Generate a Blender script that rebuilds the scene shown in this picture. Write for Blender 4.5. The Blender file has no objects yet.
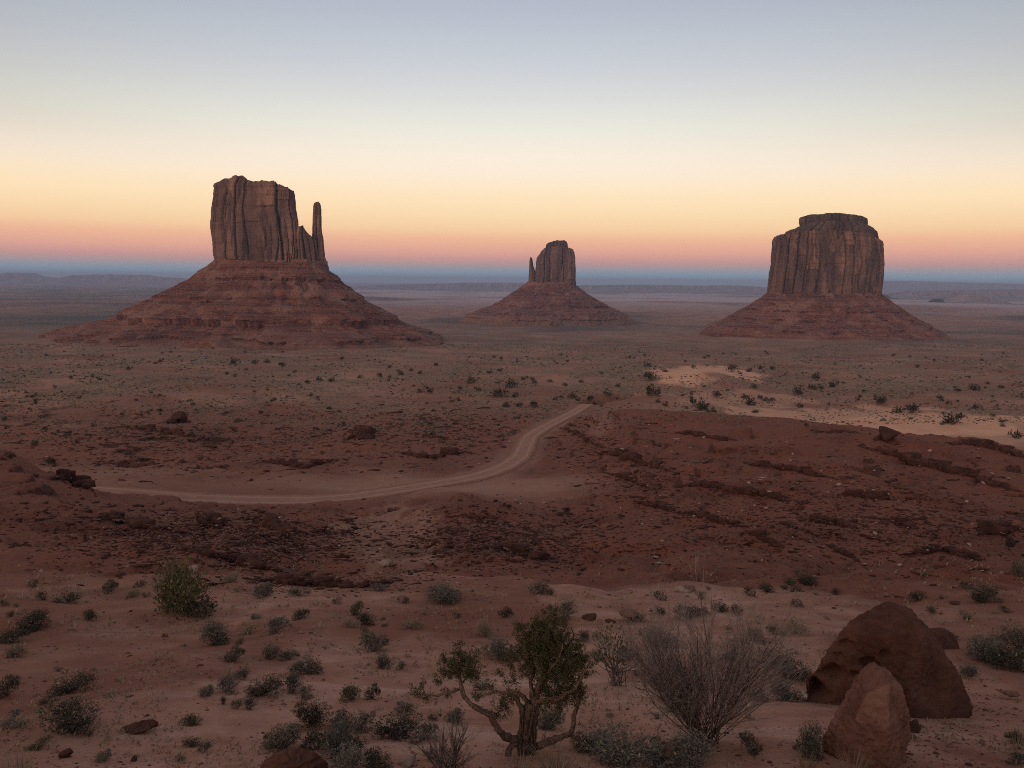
import bpy, math, random
import numpy as np
from mathutils import Matrix, Vector

random.seed(7)
RNG = np.random.default_rng(7)
R = math.radians
SC = bpy.context.scene
COL = SC.collection

# ------------------------------------------------------------------ camera
F = 769.0
PITCH, ROLL = R(7.6), 0.0113
fw = np.array([0, math.cos(PITCH), -math.sin(PITCH)])
r0 = np.array([1.0, 0, 0])
u0 = np.array([0, math.sin(PITCH), math.cos(PITCH)])
cr = r0 * math.cos(ROLL) + u0 * math.sin(ROLL)
cu = u0 * math.cos(ROLL) - r0 * math.sin(ROLL)
cam_d = bpy.data.cameras.new('camera')
cam = bpy.data.objects.new('camera', cam_d)
COL.objects.link(cam)
cam.matrix_world = Matrix(((cr[0], cu[0], -fw[0], 0), (cr[1], cu[1], -fw[1], 0), (cr[2], cu[2], -fw[2], 0), (0, 0, 0, 1)))
cam_d.sensor_width = 36.0
cam_d.lens = 36.0 * F / 1024.0
cam_d.clip_start, cam_d.clip_end = 0.1, 200000.0
SC.camera = cam

# ------------------------------------------------------------------ world: the dusk sky (belt of Venus over the earth's shadow)
SUN_AZ, SUN_EL = R(212), R(11)          # the glow left by the set sun, behind the viewer (azimuth clockwise from +Y)
SKY_LIGHT = 1.0
HAZE_DENSITY = 5.4e-5
def lin(c):
    return [((v / 255.0) / 12.92 if v / 255.0 <= 0.04045 else ((v / 255.0 + 0.055) / 1.055) ** 2.4) for v in c]
W = bpy.data.worlds.new('World'); SC.world = W; W.use_nodes = True
nt = W.node_tree; nt.nodes.clear()
def nd(tree, typ, **kw):
    n = tree.nodes.new(typ)
    for k, v in kw.items(): setattr(n, k, v)
    return n
def math_node(tree, op, a, b=None, c=None, clamp=False):
    n = tree.nodes.new('ShaderNodeMath'); n.operation = op; n.use_clamp = clamp
    for i, v in enumerate((a, b, c)):
        if v is None: continue
        if isinstance(v, (int, float)): n.inputs[i].default_value = v
        else: tree.links.new(v, n.inputs[i])
    return n.outputs[0]
def ramp(tree, fac, stops, interp='LINEAR'):
    n = tree.nodes.new('ShaderNodeValToRGB'); n.color_ramp.interpolation = interp
    el = n.color_ramp.elements
    while len(el) > 1: el.remove(el[-1])
    el[0].position = stops[0][0]; el[0].color = (*stops[0][1][:3], 1)
    for p, c in stops[1:]:
        e = el.new(p); e.color = (*c[:3], 1)
    tree.links.new(fac, n.inputs[0])
    return n.outputs[0]
def mixc(tree, fac, a, b, blend='MIX'):
    n = tree.nodes.new('ShaderNodeMix'); n.data_type = 'RGBA'; n.blend_type = blend
    for sock, v in ((n.inputs[0], fac), (n.inputs[6], a), (n.inputs[7], b)):
        if isinstance(v, (int, float)): sock.default_value = v
        elif isinstance(v, (tuple, list)): sock.default_value = (*v[:3], 1)
        else: tree.links.new(v, sock)
    return n.outputs[2]
tc = nd(nt, 'ShaderNodeTexCoord')
sep = nd(nt, 'ShaderNodeSeparateXYZ'); nt.links.new(tc.outputs['Generated'], sep.inputs[0])
elev = math_node(nt, 'MULTIPLY', math_node(nt, 'ARCSINE', sep.outputs[2]), 57.29578)
low = math_node(nt, 'DIVIDE', elev, 22.0, clamp=True)
# radiance by elevation in degrees, opposite the set sun
SKY = [(-1, (.20, .52, .67)), (0.25, (.237, .542, .696)), (0.71, (.35, .443, .528)), (1.45, (.705, .374, .327)), (2.1, (.91, .45, .325)), (2.95, (1.01, .54, .33)), (3.76, (1.06, .70, .395)), (5.79, (1.09, .843, .538)),
       (8.49, (1.035, .908, .748)), (10.9, (.875, .86, .765)), (13, (.73, .74, .73)), (15.11, (.615, .645, .697)), (16.7, (.55, .595, .655)), (18.7, (.472, .509, .602)), (22, (.40, .44, .54))]
def smooth_curve(xs, ys, q):
    """monotone cubic through the points (no overshoot)"""
    xs, ys = np.array(xs, float), np.array(ys, float); h = np.diff(xs); dl = np.diff(ys) / h
    m_ = np.zeros(len(xs)); m_[1:-1] = np.where(dl[:-1] * dl[1:] > 0, 2 * dl[:-1] * dl[1:] / (dl[:-1] + dl[1:] + 1e-12), 0); m_[0], m_[-1] = dl[0], dl[-1]
    i = np.clip(np.searchsorted(xs, q) - 1, 0, len(h) - 1); t_ = (q - xs[i]) / h[i]
    return (2 * t_ ** 3 - 3 * t_ ** 2 + 1) * ys[i] + (t_ ** 3 - 2 * t_ ** 2 + t_) * h[i] * m_[i] + (-2 * t_ ** 3 + 3 * t_ ** 2) * ys[i + 1] + (t_ ** 3 - t_ ** 2) * h[i] * m_[i + 1]
qs = np.concatenate([np.linspace(0, 2.6, 11), np.linspace(3.1, 8, 10), np.linspace(9, 22, 10)])
crv = np.stack([smooth_curve([e for e, _ in SKY], [c[k] for _, c in SKY], qs) for k in range(3)], 1)
lowc = ramp(nt, low, [(float(min(1, q / 22.0)), [float(v) for v in c]) for q, c in zip(qs, crv)])
hi = math_node(nt, 'DIVIDE', math_node(nt, 'SUBTRACT', elev, 22.0), 68.0, clamp=True)
hic = ramp(nt, hi, [(0, (.40, .44, .54)), (0.12, lin((148, 156, 172))), (0.35, lin((160, 160, 172))), (1.0, lin((156, 151, 160)))])
east = mixc(nt, math_node(nt, 'GREATER_THAN', elev, 22.0), lowc, hic)
# the glow fades to either side of the point opposite the sun
azn = math_node(nt, 'MULTIPLY', math_node(nt, 'ARCTAN2', sep.outputs[0], sep.outputs[1]), 57.29578 / 30)
az2 = math_node(nt, 'MINIMUM', math_node(nt, 'MULTIPLY', azn, azn), 1.8)
ev = nd(nt, 'ShaderNodeMapRange'); ev.interpolation_type = 'SMOOTHSTEP'; ev.inputs[1].default_value = 5.5; ev.inputs[2].default_value = 10.5; nt.links.new(elev, ev.inputs[0])
dim = math_node(nt, 'SUBTRACT', 1.0, math_node(nt, 'MULTIPLY', math_node(nt, 'MULTIPLY', az2, ev.outputs[0]), .165))
dimc = nd(nt, 'ShaderNodeCombineColor')
for k in range(3): nt.links.new(dim, dimc.inputs[k])
east = mixc(nt, 1.0, east, dimc.outputs[0], 'MULTIPLY')
wt = math_node(nt, 'DIVIDE', elev, 90.0, clamp=True)
west = ramp(nt, wt, [(0, (1.7, 0.75, 0.36)), (0.07, (1.75, 1.0, 0.56)), (0.18, (1.05, 0.86, 0.68)), (0.4, (0.42, 0.42, 0.43)), (1, tuple(lin((156, 151, 160))))])
# toward the west: cos of the horizontal angle from the glow
sx, sy = math.sin(SUN_AZ), math.cos(SUN_AZ)
dotw = math_node(nt, 'ADD', math_node(nt, 'MULTIPLY', sep.outputs[0], sx), math_node(nt, 'MULTIPLY', sep.outputs[1], sy))
wf = nd(nt, 'ShaderNodeMapRange'); wf.interpolation_type = 'SMOOTHSTEP'
wf.inputs[1].default_value = 0.0; wf.inputs[2].default_value = 0.9
nt.links.new(dotw, wf.inputs[0])
skyc = mixc(nt, wf.outputs[0], east, west)
bg = nd(nt, 'ShaderNodeBackground'); nt.links.new(skyc, bg.inputs[0]); bg.inputs[1].default_value = SKY_LIGHT
# the clear upper air: a weak Nishita sky of the set sun on top of the gradient
nis = nd(nt, 'ShaderNodeTexSky'); nis.sky_type = 'NISHITA'; nis.sun_disc = False
nis.sun_elevation = R(-4); nis.sun_rotation = SUN_AZ; nis.altitude = 1700
bg2 = nd(nt, 'ShaderNodeBackground'); nt.links.new(nis.outputs[0], bg2.inputs[0]); bg2.inputs[1].default_value = 0.02
addw = nd(nt, 'ShaderNodeAddShader'); nt.links.new(bg.outputs[0], addw.inputs[0]); nt.links.new(bg2.outputs[0], addw.inputs[1])
wo = nd(nt, 'ShaderNodeOutputWorld'); nt.links.new(addw.outputs[0], wo.inputs[0])

# ------------------------------------------------------------------ the last glow as a very soft lamp
sun_d = bpy.data.lights.new('sun', 'SUN'); sun_d.energy = 0.95; sun_d.angle = R(24); sun_d.color = (1.0, 0.66, 0.48)
sun = bpy.data.objects.new('sun', sun_d); COL.objects.link(sun)
sdir = Vector((sx * math.cos(SUN_EL), sy * math.cos(SUN_EL), math.sin(SUN_EL)))
sun.rotation_euler = sdir.to_track_quat('Z', 'Y').to_euler()

SC.view_settings.view_transform = 'Standard'; SC.view_settings.look = 'None'
SC.view_settings.exposure = 0.0; SC.view_settings.gamma = 1.0; SC.view_settings.use_curve_mapping = False
SC.render.engine = 'CYCLES'
SC.cycles.use_denoising = False
SC.cycles.max_bounces = 4; SC.cycles.diffuse_bounces = 2; SC.cycles.glossy_bounces = 1; SC.cycles.transmission_bounces = 2
SC.cycles.filter_width = 1.0; SC.cycles.volume_bounces = 0; SC.cycles.transparent_max_bounces = 8

# ------------------------------------------------------------------ noise
PERM = np.random.default_rng(11).permutation(256).astype(np.int64)
PERM = np.concatenate([PERM, PERM, PERM])
ANG = np.random.default_rng(12).uniform(0, 2 * np.pi, 256)
GX, GY = np.cos(ANG), np.sin(ANG)
g3 = np.random.default_rng(13).normal(size=(256, 3)); g3 /= np.linalg.norm(g3, axis=1)[:, None]
def fade(t): return t * t * t * (t * (t * 6 - 15) + 10)
def pn2(x, y, s=0):
    x = np.asarray(x, float) + s * 17.37; y = np.asarray(y, float) + s * 31.71
    xi = np.floor(x).astype(np.int64); yi = np.floor(y).astype(np.int64)
    xf = x - xi; yf = y - yi; xi &= 255; yi &= 255
    def g(ix, iy, dx, dy):
        h = PERM[PERM[ix & 255] + (iy & 255)]
        return GX[h] * dx + GY[h] * dy
    u, v = fade(xf), fade(yf)
    a = g(xi, yi, xf, yf); b = g(xi + 1, yi, xf - 1, yf); c = g(xi, yi + 1, xf, yf - 1); d = g(xi + 1, yi + 1, xf - 1, yf - 1)
    return 1.4 * ((a + (b - a) * u) * (1 - v) + (c + (d - c) * u) * v)
def fbm2(x, y, o=4, s=0, gain=.5):
    t = 0; a = 1.0; f = 1.0
    for i in range(o):
        t = t + a * pn2(x * f, y * f, s + i); a *= gain; f *= 2.03
    return t
def pn3(x, y, z, s=0):
    x = np.asarray(x, float) + s * 13.1; y = np.asarray(y, float) + s * 7.7; z = np.asarray(z, float) + s * 3.3
    xi = np.floor(x).astype(np.int64); yi = np.floor(y).astype(np.int64); zi = np.floor(z).astype(np.int64)
    xf, yf, zf = x - xi, y - yi, z - zi; xi &= 255; yi &= 255; zi &= 255
    u, v, w = fade(xf), fade(yf), fade(zf)
    def g(i, j, k):
        h = PERM[PERM[PERM[(xi + i) & 255] + ((yi + j) & 255)] + ((zi + k) & 255)]
        q = g3[h]
        return q[..., 0] * (xf - i) + q[..., 1] * (yf - j) + q[..., 2] * (zf - k)
    x00 = g(0, 0, 0) * (1 - u) + g(1, 0, 0) * u; x10 = g(0, 1, 0) * (1 - u) + g(1, 1, 0) * u
    x01 = g(0, 0, 1) * (1 - u) + g(1, 0, 1) * u; x11 = g(0, 1, 1) * (1 - u) + g(1, 1, 1) * u
    return 1.4 * ((x00 * (1 - v) + x10 * v) * (1 - w) + (x01 * (1 - v) + x11 * v) * w)
def fbm3(x, y, z, o=4, s=0, gain=.5):
    t = 0; a = 1.0; f = 1.0
    for i in range(o):
        t = t + a * pn3(x * f, y * f, z * f, s + i); a *= gain; f *= 2.03
    return t
def sstep(a, b, x):
    t = np.clip((x - a) / (b - a), 0, 1); return t * t * (3 - 2 * t)

# ------------------------------------------------------------------ pixel helpers
def pdir(px, py):
    px = np.asarray(px, float); py = np.asarray(py, float)
    d = fw + ((px - 512) / F)[..., None] * cr - ((py - 384) / F)[..., None] * cu
    return d / np.linalg.norm(d, axis=-1)[..., None]
def plane_pt(px, py, D):
    """world (x, z) of a pixel on the vertical plane y = D"""
    d = pdir(px, py); return d[..., 0] / d[..., 1] * D, d[..., 2] / d[..., 1] * D

# ------------------------------------------------------------------ terrain
ROWS = [(768, 9.0), (700, 13.0), (650, 17.5), (600, 25.0), (575, 32.0), (555, 46.0), (535, 70.0), (515, 102.0), (490, 150.0), (460, 202.0), (430, 278.0),
        (405, 370.0), (380, 530.0), (362, 780.0), (354, 1080.0), (336, 1660.0), (325, 2650.0), (310, 4300.0)]
pd, pz = [0.01, 1.0, 4.0], [-1.75, -2.0, -4.3]
for row, d in ROWS:
    q = fw - ((row - 384) / F) * u0
    pd.append(d); pz.append(d * q[2] / q[1])
pd += [7000, 12000, 60000]; pz += [-166, -175, -180]
lg = np.linspace(math.log(0.01), math.log(60000), 4000)
zz = np.interp(lg, np.log(pd), pz)
ker = np.exp(-np.linspace(-2.2, 2.2, 81) ** 2); ker /= ker.sum()
zz = np.convolve(np.pad(zz, 40, 'edge'), ker, 'valid')
CREST = [(560, 270), (600, 285), (640, 272), (720, 236), (800, 214), (885, 196), (960, 182), (1024, 170), (1120, 155)]
c_az = np.array([math.atan2(p - 512, 760) for p, _ in CREST]); c_d = np.array([d for _, d in CREST], float)
def az_of(px): return math.atan2(px - 512, 755)
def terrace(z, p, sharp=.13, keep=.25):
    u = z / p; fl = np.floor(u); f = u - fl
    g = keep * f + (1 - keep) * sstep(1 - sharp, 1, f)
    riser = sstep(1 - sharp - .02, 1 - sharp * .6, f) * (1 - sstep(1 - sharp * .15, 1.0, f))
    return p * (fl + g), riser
def rho(x, y):
    """how far out along the view a point lies (the terrain falls away in that direction)"""
    az = np.arctan2(x, y); c = np.cos(az)
    return np.hypot(x, y) * np.where(c > .8, c, .8 - .12 * (1 - np.exp(-(.8 - np.minimum(c, .8)) / .12))) + 1e-6
def H00(x, y, full=False):
    x = np.asarray(x, float); y = np.asarray(y, float)
    az = np.arctan2(x, y); r = rho(x, y)
    z = np.interp(np.log(r), lg, zz)
    # undulation, each scale only where it can be seen
    z = z + .05 * fbm2(x / 1.3, y / 1.3, 2, 1) * sstep(2, 8, r) * (1 - sstep(50, 90, r))
    z = z + .16 * fbm2(x / 5, y / 5, 3, 2) * sstep(4, 14, r) * (1 - sstep(200, 400, r))
    z = z + .75 * fbm2(x / 19, y / 19, 3, 3) * sstep(22, 50, r) * (1 - sstep(900, 1500, r))
    z = z + 1.7 * fbm2(x / 75, y / 75, 3, 4) * sstep(90, 200, r) * (1 - .4 * sstep(900, 1500, r))
    z = z + 3.0 * fbm2(x / 320, y / 320, 3, 5) * sstep(330, 700, r)
    z = z + 9.0 * fbm2(x / 1500, y / 1500, 3, 6) * sstep(2500, 5000, r)
    z = z + 16 * fbm2(x / 5200, y / 3600, 3, 7) * sstep(6000, 11000, r) - 10 * sstep(6000, 11000, r)
    # right-hand badland ridge
    cd = np.interp(az, c_az, c_d)
    aw = sstep(R(2.5), R(10), az + .02 * fbm2(x / 40, y / 40, 2, 8)) * (1 - sstep(R(60), R(80), az))
    front = sstep(58, 1.0, 58 + 0 * r) * 0 + np.clip((r - 55) / (cd - 55), 0, 1) ** 1.15
    back = 1 - sstep(0, 75, r - cd)
    s_r = np.where(r < cd, front, back)
    ridge = np.interp(az, c_az, [6, 7, 7.8, 9.2, 9.8, 9.4, 7.6, 5.2, 3.5]) * aw * s_r
    # left red mound, and hummocks in front of the road
    def bump(px, d, wpx, wd, h):
        a = az_of(px); da = wpx / 769.0
        return h * np.exp(-(((az - a) / da) ** 2 + ((r - d) / wd) ** 2))
    m_l = bump(-5, 108, 72, 18, 4.6) + bump(-130, 95, 130, 30, 6)
    m_c = bump(200, 104, 60, 12, .7) + bump(150, 86, 80, 14, 1.0) + bump(440, 120, 60, 14, 1.4) + bump(500, 88, 70, 16, 1.2) + bump(300, 78, 60, 12, 1.0)
    m_c = m_c - bump(385, 96, 40, 30, 1.4) - bump(400, 56, 120, 10, .8)
    # rocks and shallow hollows beyond the road
    m_b = bump(180, 330, 55, 14, 2.4) + bump(360, 265, 30, 8, 1.8) + bump(70, 380, 90, 20, 3) - bump(330, 236, 110, 14, 1.4) + bump(460, 330, 120, 20, 2)
    m_d = bump(705, 520, 45, 60, 9)
    z = z + ridge + m_l + m_c + m_b + m_d
    edge_n = 9 * fbm2(x / 9, y / 12, 4, 32)
    red = np.clip(aw * sstep(27, 40, r + edge_n) * (1 - sstep(10, 60, r - cd)) + sstep(.6, 2.2, m_l) + .9 * sstep(27, 38, r + edge_n) * (1 - sstep(120, 150, r)) * (1 - aw)
                  + .8 * sstep(160, 185, r) * (1 - sstep(300, 400, r)) * (1 - aw), 0, 1)
    # gullies
    gl = 1 - np.abs(pn2(x / 13 + .4 * pn2(x / 9, y / 9, 21), y / 24, 20)); gl = np.clip(gl, 0, 1) ** 5
    z = z - 1.0 * gl * red * (1 - sstep(130, 260, r))
    # strata ledges
    warp = .9 * fbm2(x / 26, y / 26, 4, 22, .6) + .9 * pn2(x / 95, y / 95, 23)
    cut = sstep(-.25, .25, pn2(x / 34, y / 34, 24) + .15)
    tz, ri = terrace(z + warp, 2.7, .12, .3)
    k = red * cut
    z = z + k * (tz - z - warp) * .8
    ri = ri * k
    z = z + ri * .35 * pn2(x / 1.3, y / 1.3, 25)
    # broken ground in the red hollows
    rough = red * sstep(.05, .5, fbm2(x / 17, y / 17, 3, 26)) * (1 - sstep(160, 280, r))
    z = z + red * .16 * fbm2(x / 1.7, y / 1.7, 3, 31) * (1 - sstep(150, 260, r)) + rough * (.6 * np.abs(fbm2(x / 2.6, y / 2.6, 3, 27)) + .22 * np.abs(pn2(x / .9, y / .9, 28)))
    # bluff under the viewer; unseen rise behind, added to shade the near ground
    back_w = sstep(0, 1, -np.cos(az) * 1.2 + .1)
    z = z * (1 - back_w) + back_w * (-1.75 + 4.5 * sstep(6, 60, r) + .4 * pn2(x / 9, y / 9, 30))
    if full: return z, red, ri, rough, r, az, cd, aw
    return z
def cast(px, py, hf, near=5.0, far=2400.0):
    """where the ray through a pixel first meets the ground"""
    px = np.atleast_1d(np.asarray(px, float)); py = np.atleast_1d(np.asarray(py, float))
    d = pdir(px, py); h = np.hypot(d[:, 0], d[:, 1])
    # bracket the hit with the broad profile, then step finely
    t0_ = np.exp(np.linspace(math.log(near), math.log(far), 260)); cz = np.maximum(d[:, 1] / h, .66)
    zb_ = np.interp(np.log(t0_[None] * cz[:, None]), lg, zz); hit = (d[:, 2:3] / h[:, None] * t0_) < zb_
    k0 = np.where(hit.any(axis=1), np.argmax(hit, axis=1), 259); d0 = t0_[k0]
    ts = np.maximum(d0[:, None] * np.linspace(.5, 1.0, 110) ** 1.0, near)
    ts = np.concatenate([ts, d0[:, None] * np.linspace(1.006, 1.9, 90)], 1)
    X = d[:, 0:1] / h[:, None] * ts; Y = d[:, 1:2] / h[:, None] * ts; Z = d[:, 2:3] / h[:, None] * ts
    under = np.vstack([Z[q:q + 400] < hf(X[q:q + 400], Y[q:q + 400]) for q in range(0, len(Z), 400)])
    i = np.argmax(under, axis=1); i = np.where(under.any(axis=1), i, ts.shape[1] - 1); ar = np.arange(len(ts))
    lo = ts[ar, np.maximum(i - 1, 0)]; hi_ = ts[ar, i]
    for _ in range(14):
        m = (lo + hi_) / 2
        u = (d[:, 2] / h * m) < hf(d[:, 0] / h * m, d[:, 1] / h * m)
        hi_ = np.where(u, m, hi_); lo = np.where(u, lo, m)
    x = d[:, 0] / h * hi_; y = d[:, 1] / h * hi_
    return np.stack([x, y, hf(x, y)], 1)

# strata ledges seen on the red ground: where they run, and a step in the ground behind each
LEDGES = [
    ([(860, 446), (888, 454), (915, 464), (949, 471), (976, 478), (992, 485), (1022, 492)], 6, 'longest dark rock ledge, slanting down to the right edge across the red slope'),
    ([(946, 444), (972, 444), (992, 448), (1016, 455), (1030, 459)], 6, 'broken rock rim on the crest at the far right, above the longest ledge'),
    ([(744, 463), (767, 468), (791, 470), (811, 475), (834, 479)], 4.5, 'dark ledge below the ridge crest under the left side of the squat butte'),
    ([(676, 486), (714, 485), (734, 493), (764, 495), (788, 501), (806, 503)], 5, 'long thin ledge crossing the middle of the red slope right of centre'),
    ([(676, 513), (707, 518), (724, 523), (749, 527)], 4, 'ledge low on the red slope, left of the twin lower ledges'),
    ([(747, 531), (767, 541), (784, 548)], 4, 'short ledge stepping down to the right near the slope foot'),
    ([(800, 521), (824, 523), (841, 525), (858, 529)], 5, 'short heavy dark ledge in the middle of the lower red slope'),
    ([(838, 496), (868, 498), (897, 501)], 4, 'short level ledge between the long thin ledge and the longest ledge'),
    ([(676, 432), (707, 437.5), (736, 441)], 3.5, 'thin ledge on the upper left of the red ridge beside the road end'),
    ([(886, 521), (902, 524), (917, 529)], 5, 'small dark rock step right of the heavy ledge on the lower slope'),
    ([(826, 545), (842, 553), (860, 562)], 4, 'small ledge at the foot of the red slope above the huge boulder'),
    ([(978, 536), (1000, 532), (1024, 530)], 6, 'dark rubbly ledge at the right edge low on the red slope'),
    ([(462, 515), (482, 520), (500, 527)], 4.5, 'small dark ledge in the central hollow below the road bend'),
    ([(481, 546), (512, 552), (539, 559), (558, 560)], 5.5, 'dark undercut bank at the near edge of the central hollow'),
    ([(594, 453), (622, 456), (640, 463), (678, 474)], 4.5, 'broken dark rim right of the road bend'),
    ([(604, 473), (629, 479), (654, 491)], 3.5, 'faint rock line on the slope below the rim by the road bend'),
    ([(634, 502), (659, 507), (680, 514)], 4, 'dark rock step in the middle distance left of the low ledge'),
    ([(346, 440), (358, 436), (374, 436)], 7, 'dark overhanging bank in the red ground above the road, left of centre'),
    ([(48, 480), (62, 479), (78, 485), (93, 492)], 5, 'dark broken rocks on top of the red mound where the road begins'),
    ([(98, 517), (128, 522), (160, 531)], 6, 'dark rocks on the right flank of the red mound below the road'),
    ([(195, 520), (226, 531)], 6, 'short dark rock step in the left hollow below the road'),
    ([(240, 518), (270, 526), (296, 542), (303, 560)], 6, 'curved dark ledge on the right side of the left hollow'),
    ([(180, 549), (235, 562), (292, 576)], 5.5, 'dark rubbly bank running behind the tall green bush'),
    ([(245, 579), (300, 585), (360, 588), (402, 581)], 4.5, 'low broken bank at the back of the sandy flat, left of centre'),
    ([(560, 428), (580, 436), (596, 446)], 3, 'thin dark bank between the road bend and the faint track'),
    ([(110, 387 + 40), (160, 432), (215, 441)], 3, 'thin dark ledge below the isolated block on the left plain'),
    ([(395, 452), (430, 458), (470, 452)], 3.5, 'thin dark bank just above the road before its bend'),
    ([(262, 461), (305, 468), (338, 459)], 4, 'dark rubble bank above the middle of the straight road'),
    ([(900, 556), (940, 551), (985, 560)], 4, 'low rock step on the slope foot behind the huge boulder, to its right'),
]
LEDGE_STEP = []
for L_ in LEDGES:
    q = np.array(L_[0], float); t_ = np.linspace(0, 1, 24); u_ = np.linspace(0, 1, len(q))
    W3 = cast(np.interp(t_, u_, q[:, 0]), np.interp(t_, u_, q[:, 1]), H00)
    aa, rr_ = np.arctan2(W3[:, 0], W3[:, 1]), rho(W3[:, 0], W3[:, 1]); o_ = np.argsort(aa)
    LEDGE_STEP.append((aa[o_], rr_[o_], L_[1] * float(np.mean(rr_)) / F * .85))
def H0(x, y, full=False):
    out = H00(x, y, full); z = np.array(out[0] if full else out, float); x = np.asarray(x, float); y = np.asarray(y, float)
    az = np.arctan2(x, y); r = rho(x, y); lip = np.zeros_like(z)
    for aa, rl, h in LEDGE_STEP:
        wd = aa[-1] - aa[0]; near_ = (az > aa[0] - .1 * wd) & (az < aa[-1] + .1 * wd) & (r > rl.min() - 4) & (r < rl.max() + 45)
        if not near_.any(): continue
        a_, r_ = az[near_], r[near_]; xx, yy = x[near_], y[near_]
        line = np.interp(a_, aa, rl) + .7 * fbm2(xx / 3.1, yy * 0 + rl[0], 3, 60)
        end = sstep(-.05, .16, (a_ - aa[0]) / wd) * sstep(-.05, .16, (aa[-1] - a_) / wd) * (.55 + .45 * sstep(-.3, .3, pn2(a_ * 90, rl[0] + a_ * 0, 61)))
        d_ = r_ - line; st_ = h * end * sstep(0, .55, d_) * np.exp(-np.maximum(d_, 0) / 13)
        z[near_] += st_; lip[near_] = np.maximum(lip[near_], end * sstep(-.7, .0, d_) * (1 - sstep(.5, 1.1, d_)))
    if full: return (z, out[1], np.clip(out[2] + lip, 0, 1), *out[3:])
    return z
# the road: control points cast on to the bare terrain's broad shape, then levelled
def Hbase(x, y):
    return np.interp(np.log(rho(x, y)), lg, zz)
ROAD_PX = [(-60, 486), (20, 489), (95, 491), (160, 494), (230, 496), (300, 496), (350, 494), (400, 489), (440, 482.5), (478, 475), (503, 466), (519, 456), (525, 446),
           (531, 436), (546, 427), (565, 417), (578, 409.5), (586, 404.5), (600, 400), (640, 394)]
rp = cast([p[0] for p in ROAD_PX], [p[1] for p in ROAD_PX], Hbase)[:, :2]
def catmull(P, n):
    out = []
    for i in range(len(P) - 1):
        a, b, c, d = P[max(i - 1, 0)], P[i], P[i + 1], P[min(i + 2, len(P) - 1)]
        for t in np.linspace(0, 1, n, endpoint=False):
            out.append(.5 * ((2 * b) + (c - a) * t + (2 * a - 5 * b + 4 * c - d) * t * t + (3 * b - a - 3 * c + d) * t ** 3))
    return np.array(out + [P[-1]])
rd = catmull(rp, 60)
seg = np.r_[0, np.cumsum(np.linalg.norm(np.diff(rd, axis=0), axis=1))]
ns = int(seg[-1] / 1.0)
ss = np.linspace(0, seg[-1], ns)
rd = np.stack([np.interp(ss, seg, rd[:, 0]), np.interp(ss, seg, rd[:, 1])], 1)
rz = .35 * H0(rd[:, 0], rd[:, 1]) + .65 * Hbase(rd[:, 0], rd[:, 1])
k2 = np.ones(41) / 41; rz = np.convolve(np.pad(rz, 20, 'edge'), k2, 'valid'); rz = np.convolve(np.pad(rz, 20, 'edge'), k2, 'valid')
lip_s = ss[np.argmin(np.hypot(rd[:, 0] - rp[-3, 0], rd[:, 1] - rp[-3, 1]))]
rz = rz - 6.0 * sstep(2, 30, ss - lip_s)              # beyond the lip the road dips out of sight
ROAD_W = 3.9
def road_near(x, y):
    """distance to the road's centre line and its level there"""
    sh = np.shape(x); x = np.ravel(x); y = np.ravel(y)
    dist = np.full(x.shape, 1e3); lev = np.zeros(x.shape)
    r = np.hypot(x, y)
    ok = np.where((r > 95) & (r < 560) & (y > 0) & (np.arctan2(x, y) < R(14)) & (np.arctan2(x, y) > R(-46)))[0]
    for s in range(0, len(ok), 20000):
        j = ok[s:s + 20000]
        dd = (x[j, None] - rd[None, ::2, 0]) ** 2 + (y[j, None] - rd[None, ::2, 1]) ** 2
        k = np.argmin(dd, axis=1)
        dist[j] = np.sqrt(dd[np.arange(len(j)), k]); lev[j] = rz[::2][k]
    return dist.reshape(sh), lev.reshape(sh)
def H(x, y):
    z = H0(x, y); d, l = road_near(x, y)
    w = 1 - sstep(ROAD_W + .3, ROAD_W + 4.5, d)
    return z * (1 - w) + w * (l - .22)

# polar grid round the viewpoint: fine where it is near, out to the horizon
az_f = np.linspace(R(-43), R(43), 960)
az_b = np.linspace(R(43), R(317), 90)[1:-1]
AZ = np.concatenate([az_f, az_b])
rows_y = np.concatenate([np.linspace(768, 560, 280), np.linspace(559.5, 395, 380), np.linspace(394.5, 300, 190), np.linspace(299.7, 287, 40)])
th = PITCH + np.arctan((rows_y - 384) / F)
tanb = -zz / np.exp(lg)
rr = np.interp(np.tan(th), tanb[::-1], np.exp(lg)[::-1])
RR = np.unique(np.concatenate([[.6, 1.2, 2, 3, 4, 5, 6, 7, 8], rr[rr > 8.5], [17000, 20000, 24000, 29000, 35000, 42000, 52000]]))
A, B = np.meshgrid(AZ, RR)
TX, TY = B * np.sin(A), B * np.cos(A)
TZ, red, ri, rough, tr, ta, tcd, taw = H0(TX, TY, True)
rdist, rlev = road_near(TX, TY)
w_ = 1 - sstep(ROAD_W + .3, ROAD_W + 4.5, rdist)
TZ = TZ * (1 - w_) + w_ * (rlev - .22); red = red * (1 - .6 * w_); ri = ri * (1 - w_); rough = rough * (1 - w_)

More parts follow.
